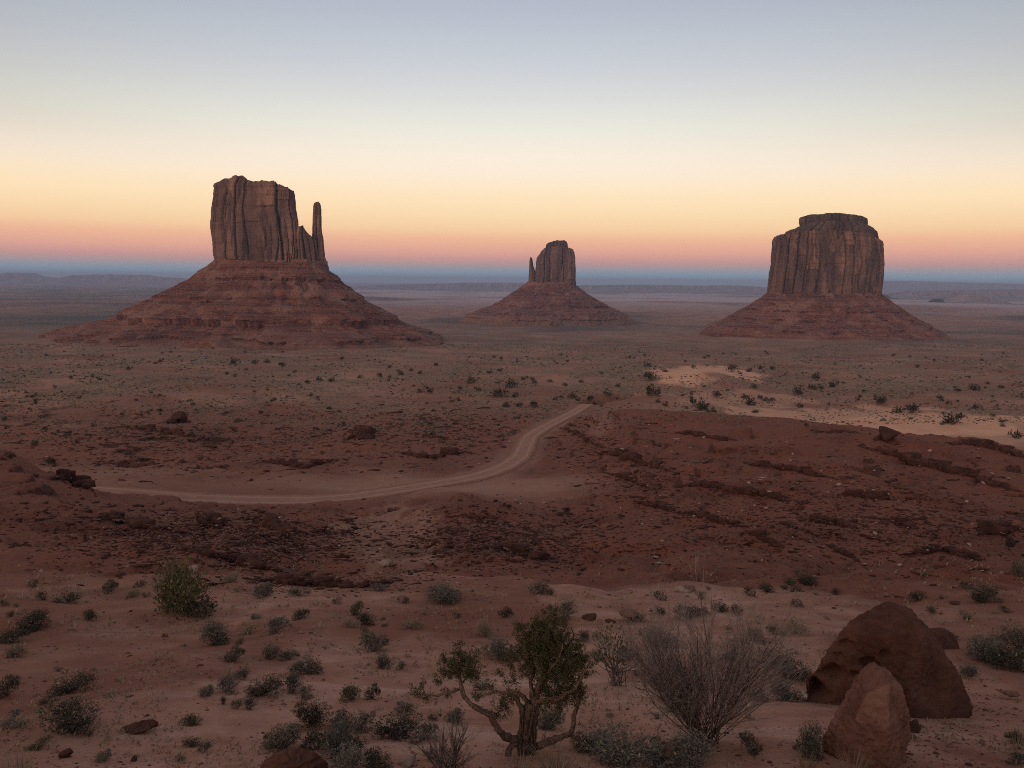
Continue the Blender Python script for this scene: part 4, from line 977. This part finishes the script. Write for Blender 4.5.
p3 = link('rubble', scatter_mesh('rubble', rub_P[kp3] + np.stack([g.normal(0, 4, kp3.sum()), g.normal(0, 4, kp3.sum()), 0 * rub_P[kp3][:, 0] + .05], 1), rub_s[kp3] * .6, LOWV, LOWF, g), M['pale_stone']); tag(p3, kind='stuff')
# pale stones one can count on the dark slope
for i in range(95):
    px, py = random.uniform(590, 1024), random.uniform(438, 572)
    w = random.choice([2.2, 2.6, 3, 3.4, 4.2, 5])
    put_rock(px, py, w, w * .6, i, STONES_B if random.random() < .6 else STONES, 'stone', 'small pale stone lying on the dark red slope below the squat butte', 'pale stones scattered on the red slope', 'stone')

# ================================================================== plants
def leaf_quads(P, Dr, ln, wd, g):
    """small pointed leaf faces at P along the directions Dr"""
    n = len(P)
    a = g.normal(size=(n, 3)); s = np.cross(Dr, a); s /= np.linalg.norm(s, axis=1)[:, None] + 1e-9
    l = (ln * g.uniform(.6, 1.3, n))[:, None]; w = (wd * g.uniform(.6, 1.3, n))[:, None]
    v = np.stack([P, P + Dr * l * .5 + s * w, P + Dr * l, P + Dr * l * .5 - s * w], 1).reshape(-1, 3)
    return v, np.arange(n * 4).reshape(-1, 4)
class Mesh:
    def __init__(s): s.v, s.f, s.n = [], [], 0
    def add(s, v, f): s.v.append(v); s.f.append(f + s.n); s.n += len(v)
    def build(s, name, smooth=False): return np_mesh(name, np.concatenate(s.v), np.concatenate(s.f), smooth)
def unit(v): return v / (np.linalg.norm(v, axis=-1)[..., None] + 1e-9)
def bush_parts(seed, n, leaf, lobes=5, style='sage'):
    """foliage and stems of a shrub one unit wide and one unit high"""
    g = np.random.default_rng(seed)
    lc = np.stack([g.uniform(-.32, .32, lobes), g.uniform(-.32, .32, lobes), g.uniform(.08, .42, lobes)], 1); lc[0] = (0, 0, .36)
    lr = g.uniform(.16, .30, lobes); lr[0] = .34
    k = g.integers(0, lobes, n); d = unit(g.normal(size=(n, 3))); rad = g.random(n) ** .45
    P = lc[k] + d * (lr[k] * rad)[:, None] * np.array([1, 1, 1.25]); P[:, 2] = np.abs(P[:, 2])
    # clumps: pull leaves toward twig ends
    tw = lc[g.integers(0, lobes, 60)] + unit(g.normal(size=(60, 3))) * g.uniform(.12, .34, 60)[:, None]
    tw[:, 2] = np.abs(tw[:, 2]); near = np.argmin(((P[:, None] - tw[None]) ** 2).sum(-1), 1); P = P + (tw[near] - P) * (.45 * g.random(n))[:, None]
    P[:, 0] = np.clip(P[:, 0], -.52, .52)
    out = unit(P - np.array([0, 0, -.15])); Dr = unit(out + .55 * g.normal(size=(n, 3)) + np.array([0, 0, .25]))
    fo = Mesh(); v, f = leaf_quads(P, Dr, leaf * (1.5 if style == 'straw' else 1.0), leaf * (.09 if style == 'straw' else .17), g); fo.add(v, f)
    stm = Mesh()
    for q in tw[:26]:
        mid = q * .5 * np.array([1.1, 1.1, .8]) + g.normal(0, .02, 3)
        v, f = tube([(g.normal(0, .03), g.normal(0, .03), -.05), mid, q], [.014, .010, .004], 3); stm.add(v, f)
    return fo, stm
def norm_bush(fo, stm):
    a = np.concatenate(fo.v); cx, cy = a[:, 0].mean(), a[:, 1].mean()
    w_ = .5 * (np.percentile(a[:, 0], 98) - np.percentile(a[:, 0], 2) + np.percentile(a[:, 1], 98) - np.percentile(a[:, 1], 2)); h_ = np.percentile(a[:, 2], 98)
    for q in (fo, stm): q.v = [(v - np.array([cx, cy, 0])) / np.array([w_, w_, h_]) for v in q.v]
def merged(name, fo, stm, mats):
    norm_bush(fo, stm)
    v = np.concatenate(fo.v + stm.v); nf = sum(len(f) for f in fo.f)
    fa = np.concatenate(fo.f + [f + fo.n for f in stm.f])
    me = np_mesh(name, v, fa, midx=[(2 if len(mats) > 2 and (i * 7919) % 100 < 5 else 0) for i in range(nf)] + [1] * (len(fa) - nf))
    for m_ in mats: me.materials.append(m_)
    return me
KIND = {'s': ('sage', 'grey green', 'sagebrush'), 'd': ('dark', 'dark green', 'desert shrub'), 'g': ('green', 'olive green', 'desert shrub'), 'p': ('straw', 'straw coloured', 'dry bunchgrass')}
PROTO = {}
def proto(kind, size, i):
    key = (kind, size, i)
    if key not in PROTO:
        n, leaf = {'s': (420, .12), 'm': (1300, .085), 'l': (3000, .06)}[size]
        fo, st = bush_parts(hash((kind, size, i)) % 99991 if False else (ord(kind) * 131 + ord(size) * 17 + i * 7), n, leaf, 5 + i, 'straw' if kind == 'p' else 'sage')
        PROTO[key] = merged('desert_shrub', fo, st, [M[KIND[kind][0]], M['twig'], M['straw']])
    return PROTO[key]
NEAR = [  # base pixel, width, height, kind
    (30, 629, 32, 14, 'd'), (11, 643, 22, 14, 'd'), (14, 657, 21, 10, 's'), (3, 606, 9, 7, 'd'), (41, 600, 12, 8, 'd'), (66, 603, 21, 10, 'd'), (109, 592, 19, 12, 'd'), (132, 597, 15, 8, 'p'),
    (139, 587, 10, 7, 'd'), (10, 617, 9, 6, 'd'), (89, 620, 14, 10, 'd'), (214, 645, 30, 24, 's'), (233, 661, 25, 12, 'd'), (241, 679, 17, 11, 's'), (206, 696, 15, 10, 's'), (227, 692, 26, 15, 's'),
    (223, 704, 9, 8, 'd'), (237, 709, 10, 12, 's'), (249, 709, 15, 11, 's'), (257, 697, 14, 12, 's'), (71, 693, 35, 16, 'd'), (5, 696, 24, 20, 'd'), (14, 681, 10, 6, 'd'), (67, 731, 50, 24, 'd'), (190, 725, 19, 9, 'g'),
    (11, 728, 21, 8, 's'), (103, 761, 15, 11, 's'), (230, 582, 15, 9, 'p'), (247, 634, 20, 9, 'p'), (263, 597, 19, 15, 's'), (297, 596, 17, 9, 's'), (379, 591, 17, 7, 's'), (404, 603, 12, 8, 'd'), (444, 602, 34, 15, 's'),
    (356, 615, 14, 14, 'g'), (365, 625, 18, 13, 'd'), (350, 627, 16, 9, 'p'), (373, 651, 25, 22, 's'), (383, 668, 17, 13, 's'), (275, 632, 25, 14, 's'), (300, 619, 15, 10, 'd'), (270, 658, 19, 14, 's'), (287, 660, 16, 11, 's'),
    (306, 674, 29, 16, 's'), (264, 696, 33, 16, 'd'), (292, 691, 21, 18, 's'), (305, 698, 16, 11, 's'), (349, 700, 23, 13, 'g'), (372, 699, 16, 15, 'd'), (404, 715, 22, 13, 's'), (310, 727, 36, 24, 'd'), (283, 749, 32, 24, 's'),
    (317, 750, 26, 20, 'd'), (342, 727, 26, 15, 's'), (340, 742, 28, 17, 's'), (342, 757, 42, 19, 'd'), (346, 774, 38, 24, 's'), (376, 771, 30, 16, 'd'), (363, 731, 20, 17, 's'), (396, 738, 38, 20, 'd'), (413, 629, 17, 10, 'p'),
    (506, 617, 15, 9, 'd'), (540, 594, 17, 13, 's'), (551, 595, 9, 7, 'd'), (484, 636, 19, 18, 'p'), (502, 660, 34, 21, 's'), (567, 617, 22, 17, 's'), (584, 641, 15, 9, 'd'), (639, 622, 13, 10, 'd'), (550, 729, 28, 19, 's'),
    (660, 600, 13, 9, 'd'), (659, 614, 13, 9, 'd'), (688, 619, 24, 17, 's'), (702, 615, 13, 8, 'd'), (721, 612, 14, 10, 'd'), (737, 614, 14, 9, 'd'), (750, 596, 12, 10, 'd'), (767, 592, 15, 9, 'd'), (792, 592, 17, 7, 'd'), (797, 607, 11, 9, 'd'),
    (798, 634, 23, 16, 'p'), (775, 635, 15, 11, 's'), (661, 647, 30, 18, 's'), (791, 678, 42, 19, 'd'), (757, 641, 21, 11, 's'), (630, 768, 72, 32, 's'), (690, 768, 52, 27, 's'), (752, 753, 26, 17, 'd'), (701, 599, 11, 8, 's'),
    (808, 585, 18, 12, 'd'), (836, 595, 10, 8, 'd'), (791, 585, 14, 6, 'd'), (918, 600, 15, 9, 'd'), (932, 613, 12, 7, 'd'), (967, 589, 12, 8, 'd'), (986, 602, 30, 14, 'd'), (967, 620, 13, 9, 'g'), (1006, 612, 13, 5, 'd'),
    (1020, 576, 15, 17, 's'), (990, 661, 36, 21, 's'), (1012, 669, 42, 23, 'd'), (1024, 650, 34, 22, 's'), (970, 677, 21, 13, 's'), (812, 757, 28, 34, 's'), (1016, 742, 15, 10, 'g'), (1018, 764, 18, 12, 's'), (788, 701, 32, 16, 's'),
    (455, 722, 20, 12, 's'), (425, 741, 26, 18, 's'), (598, 660, 15, 8, 's'), (760, 700, 18, 9, 's'), (735, 662, 16, 9, 's'), (590, 752, 30, 20, 's'), (480, 690, 14, 8, 's'), (950, 640, 15, 9, 's')]
while len(NEAR) < 195:
    px, py = random.uniform(0, 1024), 572 + 190 * random.random() ** 1.25
    if fbm2(px / 60, py / 26, 2, 98) < .02 or (800 < px < 962 and py > 600) or (470 < px < 590 and py > 600): continue
    w = random.choice([6, 7, 8, 9, 10, 11]) * (.7 + (py - 570) / 260); NEAR.append((round(px, 1), round(py, 1), round(w, 1), round(w * random.uniform(.45, .75), 1), random.choice('ssdppg')))
LM = [('gnarled juniper', 527, 745), ('huge pitted boulder', 885, 690), ('big bare bush', 712, 730), ('flat slab rock', 139, 733), ('rounded red boulder', 294, 764), ('tall green bush', 178, 615), ('green topped bush', 615, 682), ('pale cream rock', 679, 590)]
ORD = ['', 'second', 'third', 'fourth', 'fifth', 'sixth', 'seventh', 'eighth', 'ninth', 'tenth', 'eleventh', 'twelfth']
def near_labels(items):
    rows = []
    for px, py, w, h, k in items:
        nme, lx, ly = min(LM, key=lambda q: math.hypot(px - q[1], (py - q[2]) * 1.5))
        dx, dy = px - lx, py - ly
        if abs(dx) > 1.3 * abs(dy): dr_ = 'right of' if dx > 0 else 'left of'
        else: dr_ = 'beyond' if dy < 0 else 'in front of'
        size = 'tiny' if w < 12 else 'small' if w < 18 else 'medium' if w < 29 else 'large'
        shp = 'low' if h / w < .55 else 'rounded'
        rows.append((f'{size} {shp} {KIND[k][1]} {KIND[k][2]}', f'{dr_} the {nme}', math.hypot(dx, dy)))
    out = []
    for i, (a, b, d) in enumerate(rows):
        same = sorted([j for j, q in enumerate(rows) if q[0] == a and q[1] == b], key=lambda j: rows[j][2])
        r_ = same.index(i)
        out.append(f'{a} {b}' + ('' if len(same) == 1 else ', nearest such' if r_ == 0 else f', {ORD[r_]} nearest such'))
    return out
def put_shrub(px, py, w, h, mesh, name, label, cat, group):
    P = cast([px], [py], H)[0]; m = px_size(P)
    o = link(name, mesh); o.location = P + np.array([0, .15 * w * m, -.02 * h * m])
    o.scale = (w * m * .98, w * m * random.uniform(.85, 1.05), h * m * .88); o.rotation_euler = (0, 0, random.uniform(0, 6.28))
    tag(o, label, cat, group); return o
for i, ((px, py, w, h, k), lab) in enumerate(zip(NEAR, near_labels(NEAR))):
    put_shrub(px, py, w, h, proto(k, 's' if w < 14 else 'm' if w < 27 else 'l', i % 3), 'bunchgrass' if k == 'p' else 'desert_shrub', lab, 'grass tuft' if k == 'p' else 'shrub', 'desert shrubs on the sandy foreground')

def part_bush(name, px, py, w, h, leafm, n, leaf, lobes, seed, label, group=None, stems=True):
    P = cast([px], [py], H)[0]; m = px_size(P); e = empty(name, P + np.array([0, .2 * w * m, -.02]))
    tag(e, label, 'bush', group)
    fo, st = bush_parts(seed, n, leaf, lobes)
    norm_bush(fo, st)
    s = (w * m, w * m, h * m * 1.1)
    for o_, mt, nm in ((fo, leafm, 'foliage'), (st, M['twig'], 'stem')):
        o_.v = [v * np.array(s) for v in o_.v]; link(nm, o_.build(nm), mt, e)
    return e
part_bush('desert_bush', 176, 616, 54, 44, M['green'], 2600, .062, 8, 7001, 'tall rounded green bush on the sand below the red hollow, left of centre')
part_bush('desert_bush', 197, 617, 28, 22, M['dark'], 900, .08, 5, 7002, 'dark low bush growing against the right side of the tall green bush')
def bare_bush(name, px, py, hpx, spread, n_main, seed, label, lean=0.0, dens=3, rad=.5):
    g = np.random.default_rng(seed)
    P = cast([px], [py], H)[0]; m = px_size(P); e = empty(name, P); tag(e, label, 'bush', 'leafless bushes at the lower edge')
    mains, twigs = Mesh(), Mesh()
    def grow(p, d, L, r, lev, dst):
        k = 5; pts = [p]; q = p.copy(); dd = d.copy()
        for _ in range(k):
            dd = unit(dd + g.normal(0, .09, 3) + np.array([0, 0, .05])); q = q + dd * L / k; pts.append(q.copy())
        pts = np.array(pts); v, f = tube(pts, np.linspace(r, r * .45, k + 1), 4 if lev == 0 else 3); dst.add(v, f)
        if lev >= 3: return
        for _ in range(dens + (lev == 0) * 4 + g.integers(0, 2)):
            t_ = g.uniform(.25, .98); b = pts[min(int(t_ * k), k)]; nd_ = unit(dd + g.normal(0, .42, 3) + np.array([0, 0, .18]))
            grow(b, nd_, L * g.uniform(.32, .6), r * .5, lev + 1, twigs)
    for i in range(n_main):
        a = g.uniform(-spread, spread) + lean; b = g.uniform(-.3, .3)
        d = unit(np.array([math.sin(a), math.sin(b) * .6, math.cos(a)])); L = hpx * m * g.uniform(.55, 1.0) * (.72 + .28 * math.cos(a * 1.1 - lean))
        grow(np.array([g.normal(0, 6 * m), g.normal(0, 6 * m), -.03]), d, L, rad * m * g.uniform(1.2, 2.6), 0, mains)
    link('stem', mains.build('stem'), M['bark'], e); link('twig', twigs.build('twig'), M['twig'], e)
    return e
bare_bush('bare_bush', 705, 742, 146, .86, 62, 801, 'big leafless grey bush of upright twigs between the juniper and the boulders', .0, 4, .32)
bare_bush('bare_bush', 447, 772, 50, .95, 22, 802, 'low purple grey twiggy bush at the bottom edge just left of the juniper', 0, 2, .4)
def stalk_bush():
    e = part_bush('desert_bush', 616, 662, 36, 27, M['juniper'], 800, .085, 6, 7003, 'green topped bush on bare pale stems right of the juniper')
    g = np.random.default_rng(70); P = cast([616], [685], H)[0]; m = px_size(P)
    e.location = P; up = 22 * m
    for ch in e.children:
        if ch.name.startswith('foliage'): ch.location = (0, 0, up)
        else: ch.location = (0, 0, up * .6)
    s = Mesh()
    for _ in range(24):
        a = np.array([g.normal(0, 4 * m), g.normal(0, 4 * m), -.03]); b = np.array([g.normal(0, 11 * m), g.normal(0, 8 * m), up + g.uniform(0, 20 * m)])
        v, f = tube([a, (a + b) / 2 + g.normal(0, 1.2 * m, 3), b], [.5 * m, .45 * m, .25 * m], 3); s.add(v, f)
    link('stem', s.build('stem'), M['twig'], e)
stalk_bush()
def tuft(px, py, w, h, n, seed, label, name='grass_tuft'):
    g = np.random.default_rng(seed); P = cast([px], [py], H)[0]; m = px_size(P); s = Mesh()
    for _ in range(n):
        a = g.uniform(0, 6.28); r = w * m * .22 * math.sqrt(g.random()); b = np.array([math.cos(a) * r, math.sin(a) * r, -.02]); o_ = np.array([math.cos(a), math.sin(a), 0]) * w * m * g.uniform(.05, .4)
        hh = h * m * g.uniform(.5, 1.05)
        v, f = tube([b, b + o_ * .3 + (0, 0, hh * .55), b + o_ + (0, 0, hh)], [.30 * m, .24 * m, .06 * m], 3); s.add(v, f)
    o = link(name, s.build(name), M['straw'], None, P); tag(o, label, 'grass tuft', 'dry grass tufts along the bottom edge'); return o
tuft(20, 776, 44, 34, 70, 1, 'tall dry grass tuft in the bottom left corner')
tuft(556, 776, 60, 34, 120, 2, 'straw coloured grass tuft at the foot of the juniper trunk')
tuft(520, 774, 36, 26, 60, 4, 'short straw grass tuft just left of the juniper trunk base')
tuft(853, 778, 40, 30, 40, 3, 'pale dry blades of grass in front of the pointed boulder')
tuft(806, 767, 24, 20, 30, 5, 'wispy dry grass left of the pointed boulder')
tuft(1018, 748, 18, 22, 26, 6, 'small dry grass tuft near the right edge of the sand')

# the gnarled juniper
def juniper():
    P = cast([527], [752], H)[0]; m = px_size(P); k = .245 * m; g = np.random.default_rng(42)
    e = empty('juniper_tree', P); tag(e, 'gnarled juniper tree with twisted bare limbs in the middle of the foreground', 'tree')
    # pixels of the close look -> metres about the foot, in the tree's own upright plane
    c = np.array([520.0, 705.0])
    def w(p): return np.array([(p[0] - c[0]) * k, (p[2] if len(p) > 2 else 0) * k, (c[1] - p[1]) * k * 1.01])
    def limb(name, pts, ra, rb, sides=9, twist=.25):
        q = np.array([w(p) for p in pts]); s = np.r_[0, np.cumsum(np.linalg.norm(np.diff(q, axis=0), axis=1))]
        t_ = np.linspace(0, s[-1], max(8, int(s[-1] / (8 * k)))); cc = catmull(q, 12); sc_ = np.r_[0, np.cumsum(np.linalg.norm(np.diff(cc, axis=0), axis=1))]
        sc_ *= s[-1] / sc_[-1]; pth = np.stack([np.interp(t_, sc_, cc[:, i]) for i in range(3)], 1)
        pth += np.stack([fbm2(t_ / (40 * k), t_ * 0 + i * 5.3 + ra, 3, 90) for i in range(3)], 1) * 5 * k
        rad = np.linspace(ra * .78, rb * .8, len(t_)) * k * (1 + .16 * fbm2(t_ / (25 * k), t_ * 0 + ra, 3, 91))
        v, f = tube(pth, rad, sides)
        an = np.tile(np.arange(sides), len(t_)); cen = np.repeat(pth, sides, 0)
        v = cen + (v - cen) * (1 + .22 * np.sin(an * 2.4 + np.repeat(t_, sides) / (30 * k)))[:, None]
        return v, f, pth
    tr_ = Mesh()
    for pts, ra, rb in (([(520, 760), (516, 700), (510, 640), (518, 590), (524, 540), (540, 490)], 46, 27), ([(508, 720), (500, 640), (505, 560), (480, 490), (445, 448)], 26, 9), ([(535, 730), (535, 640), (545, 560), (556, 480)], 26, 18),
                        ([(480, 655, -10), (447, 680, -30), (428, 740, -50), (380, 770, -60)], 17, 6), ([(530, 720, -20), (560, 750, -50), (600, 775, -60)], 20, 8)):
        v, f, _ = limb('trunk', pts, ra, rb, 12); tr_.add(v, f)
    for _ in range(70):                                   # shredded strips of bark
        x0_ = g.uniform(486, 552); y0_ = g.uniform(505, 690); L_ = g.uniform(40, 150); zz_ = -g.uniform(20, 40)
        pts_ = [w((x0_ + g.normal(0, 3) + (y0_ - 600) * -.02, y0_ + L_ * q, zz_ + g.normal(0, 4))) for q in (0, .33, .66, 1)]
        v, f = tube(pts_, np.array([1.2, 2.6, 2.2, .8]) * k, 4); tr_.add(v, f)
    link('trunk', tr_.build('trunk', True), M['bark'], e)
    limbs = [([(535, 685, 0), (600, 652, -20), (650, 622, -30), (690, 605, -30), (706, 560, -20), (716, 510, -10), (738, 440, 0)], 21, 7), ([(690, 606, -30), (735, 630, -45), (775, 655, -60)], 9, 3),
             ([(500, 645, 0), (450, 632, -30), (412, 590, -50), (372, 525, -50), (310, 490, -40), (268, 455, -30), (250, 400, -20), (246, 330, -10), (242, 250, 0)], 21, 5), ([(252, 425, -20), (190, 440, -30), (130, 450, -35), (62, 430, -30)], 8, 2.5),
             ([(545, 500, 0), (562, 450, 15), (582, 380, 20), (600, 300, 20), (592, 220, 10), (602, 130, 0)], 22, 4), ([(524, 505, 0), (500, 450, -30), (440, 420, -50), (390, 415, -60), (338, 432, -60)], 13, 4), ([(390, 415, -60), (362, 385, -70), (350, 372, -75)], 6, 2),
             ([(540, 490, 0), (532, 420, 20), (546, 360, 30), (500, 310, 20), (460, 270, 10), (430, 228, 0)], 12, 2.5), ([(552, 490, 0), (602, 460, -40), (652, 430, -60), (702, 400, -60), (742, 330, -50), (762, 288, -40)], 15, 3),
             ([(562, 450, 10), (622, 380, 40), (662, 310, 60), (702, 240, 60), (692, 196, 50)], 14, 3), ([(546, 360, 30), (520, 290, 50), (500, 220, 60), (490, 170, 60)], 7, 2), ([(622, 380, 40), (610, 330, -30), (640, 270, -60), (650, 200, -70)], 8, 2.5),
             ([(310, 490, -40), (340, 500, -60), (400, 510, -80), (430, 500, -90)], 7, 3), ([(602, 460, -40), (620, 420, -80), (600, 380, -90)], 7, 2), ([(250, 400, -20), (290, 370, 10), (315, 330, 20)], 6, 2), ([(250, 390, -20), (205, 350, 20), (170, 300, 30)], 6, 2)]
    for pts, ra, rb in limbs:
        v, f, _ = limb('branch', pts, ra, rb, 8); bmh = Mesh(); bmh.add(v, f)
        # dead twigs off the limb
        for _ in range(5):
            i = g.integers(2, len(pts)) - 1; a = w(pts[i]); d = unit(g.normal(size=3)); L = g.uniform(15, 45) * k
            v, f = tube([a, a + d * L * .5 + g.normal(0, 2 * k, 3), a + d * L], [1.8 * k, 1.3 * k, .6 * k], 3); bmh.add(v, f)
        link('branch', bmh.build('branch', True), M['bark'], e)
    CL = [(600, 195, 85, 75, 1.0), (540, 200, 75, 55, .8), (622, 118, 55, 38, .7), (565, 140, 45, 35, .5), (560, 262, 85, 65, 1.0), (640, 262, 80, 66, 1.0), (700, 300, 58, 48, .9), (722, 255, 38, 46, .5), (622, 335, 80, 55, .8), (560, 375, 45, 45, .3),
          (670, 392, 78, 55, .9), (700, 450, 46, 55, .7), (640, 470, 56, 48, .7), (482, 190, 38, 48, .4), (740, 310, 40, 30, .5), (650, 505, 30, 18, .3),
          (330, 470, 38, 28, .3), (372, 432, 34, 28, .3), (452, 408, 40, 30, .35), (478, 335, 46, 50, .35), (438, 296, 34, 38, .3), (762, 352, 36, 40, .4), (735, 452, 34, 36, .4), (510, 280, 50, 50, .4),
          (585, 440, 60, 48, .6), (520, 335, 45, 55, .45), (605, 300, 100, 100, .45), (690, 340, 60, 50, .6), (650, 440, 70, 45, .6), (455, 470, 36, 36, .35), (560, 500, 50, 26, .3),
          (246, 335, 64, 56, .9), (208, 350, 56, 38, .6), (282, 340, 52, 46, .6), (170, 388, 36, 24, .5), (240, 258, 22, 38, .4), (300, 385, 36, 36, .4), (76, 440, 38, 32, .45), (108, 482, 18, 22, .25), (182, 462, 28, 22, .25), (172, 300, 18, 18, .15),
          (310, 285, 20, 24, .2), (422, 500, 46, 42, .6), (402, 542, 34, 26, .3), (410, 368, 18, 22, .2)]
    cr_ = Mesh()
    for cx, cy, rx, ry, den in CL:
        ns_ = max(5, int(rx * ry * .0185 * den) + 4)
        for _ in range(ns_):
            d = unit(g.normal(size=3)) * g.random() ** .4
            ctr = w((cx, cy)) + d * np.array([rx, min(rx, 70), ry]) * k
            nl = 34; u_ = unit(g.normal(size=(nl, 3))); pp = ctr + u_ * (g.random(nl) ** .5)[:, None] * g.uniform(6, 13) * k
            v, f = leaf_quads(pp, unit(u_ + np.array([0, 0, .35]) + .3 * g.normal(size=(nl, 3))), 8.5 * k, 1.7 * k, g); cr_.add(v, f)
            v, f = tube([ctr - d * 18 * k + g.normal(0, 4 * k, 3), ctr], [1.1 * k, .6 * k], 3); cr_.add(v, f)
    link('crown', cr_.build('crown'), M['juniper'], e)
juniper()

# junipers and shrubs out on the valley floor
FAR = [(360, 378, 5), (380, 377, 6), (401, 375, 6), (411, 372, 5), (420, 374, 5), (390, 378, 4), (436, 366, 5), (471, 383, 9), (460, 390, 6), (478, 391, 7), (458, 401, 6), (499, 397, 14), (511, 387, 11), (489, 374, 5), (500, 371, 5), (515, 397, 7), (519, 407, 7), (506, 407, 7),
       (533, 407, 9), (555, 400, 5), (550, 382, 5), (565, 386, 5), (572, 398, 8), (590, 401, 8), (608, 396, 8), (618, 387, 6), (630, 358, 4), (647, 367, 7), (649, 381, 12), (652, 396, 14), (658, 403, 6), (430, 393, 8), (420, 393, 6), (732, 372, 10), (749, 372, 6), (760, 369, 6), (772, 370, 6),
       (754, 388, 6), (717, 398, 8), (744, 398, 6), (750, 405, 12), (760, 399, 6), (766, 401, 6), (772, 402, 6), (700, 410, 17), (798, 395, 12), (800, 408, 7), (812, 389, 8), (821, 390, 6), (833, 387, 9), (816, 379, 10), (880, 404, 11), (898, 413, 10), (912, 413, 14), (952, 424, 16), (976, 409, 8),
       (1016, 438, 11), (974, 390, 10), (1001, 389, 6), (957, 391, 6), (234, 364, 9), (255, 364, 6), (267, 363, 6), (282, 367, 7), (161, 362, 5), (156, 364, 4), (129, 370, 6), (319, 381, 6), (307, 384, 6), (331, 381, 6), (10, 458, 9), (51, 464, 9), (98, 466, 5), (45, 430, 5), (190, 436, 5), (665, 372, 5)]
FARM = {}
for i in range(5):
    g = np.random.default_rng(3000 + i); fo, st = bush_parts(3100 + i, 170, .21, 5 + i % 3); FARM[i] = merged('valley_shrub', fo, st, [M['far'], M['twig']])
lab_far = {'big': 'larger dark rounded juniper shrub on the scrub plain between the road end and the buttes', 'small': 'small dark shrub dotting the scrub plain below the buttes'}
while len(FAR) < 270:
    px = random.uniform(0, 1024); py = 352 + 95 * random.random() ** 1.5
    if 430 < py and px > 560: continue
    if fbm2(px / 70, py / 14, 3, 95) < -.05: continue
    FAR.append((px, py, random.choice([2.5, 3, 3.5, 4, 5]) * (.75 + (py - 352) / 160)))
fx = np.array([q[0] for q in FAR]); fy = np.array([q[1] for q in FAR]); FP = cast(fx, fy, H); fd, _ = road_near(FP[:, 0], FP[:, 1])
for i, (q, P) in enumerate(zip(FAR, FP)):
    if fd[i] < 6: continue
    m = px_size(P); wv = q[2] * m
    o = link('valley_shrub', FARM[i % 5]); o.location = P; o.scale = (wv, wv, wv * random.uniform(.6, .8)); o.rotation_euler = (0, 0, random.uniform(0, 6.28))
    b_ = 'big' if q[2] >= 9.5 else 'small'
    tag(o, lab_far[b_], 'shrub', 'larger juniper shrubs on the plain' if b_ == 'big' else 'small shrubs dotting the plain')
# the countless low scrub between them
g = np.random.default_rng(77)
n = 36000
qx = g.uniform(-40, 1064, n); qy = 344 + 100 * g.random(n) ** 1.2
dn = fbm2(qx / 70, qy / 9, 4, 96) + .35 * g.random(n)
kp = (dn > .06) & ~((qy > 424) & (qx > 540)); qx, qy = qx[kp], qy[kp]
P = cast(qx, qy, H); dr, _ = road_near(P[:, 0], P[:, 1]); P = P[dr > 6]
sz = np.clip(np.linalg.norm(P, axis=1) / F * g.lognormal(.15, .4, len(P)), .35, 2.6)
pl_ = g.random(len(P)) < .5
for sel, mt in ((pl_, M['far']), (~pl_, M['sage'])):
    sc_ = link('scrub', scatter_mesh('scrub', P[sel] + np.array([0, 0, .05]), sz[sel], LOWV, LOWF, g, .9), mt); tag(sc_, kind='stuff')
# dry litter and tiny tufts on the near sand
n = 5200
qx = g.uniform(-30, 1054, n); qy = 560 + 215 * g.random(n) ** .8
P = cast(qx, qy, H); cl = fbm2(P[:, 0] / 3, P[:, 1] / 3, 3, 97) > .02; P = P[cl]
ms_ = np.linalg.norm(P, axis=1) / F
L_ = Mesh()
for j in range(4):
    d = unit(np.stack([g.normal(0, .6, len(P)), g.normal(0, .6, len(P)), np.full(len(P), .8)], 1))
    v, f = leaf_quads(P + np.stack([g.normal(0, 1.2, len(P)) * ms_, g.normal(0, 1.2, len(P)) * ms_, 0 * ms_], 1), d, 1.0, 1.0, g)
    # scale each blade about its foot
    v = v.reshape(-1, 4, 3); v = v[:, :1] + (v - v[:, :1]) * (ms_ * 4.2)[:, None, None] * np.array([1, 1, 1]); 
    c_ = v.mean(1, keepdims=True); w_s = v[:, [1, 3]] - v[:, [1, 3]].mean(1, keepdims=True); v[:, [1, 3]] = v[:, [1, 3]].mean(1, keepdims=True) + w_s * .12
    L_.add(v.reshape(-1, 3), f)
lt = link('dry_grass', L_.build('dry_grass'), M['straw']); tag(lt, kind='stuff')
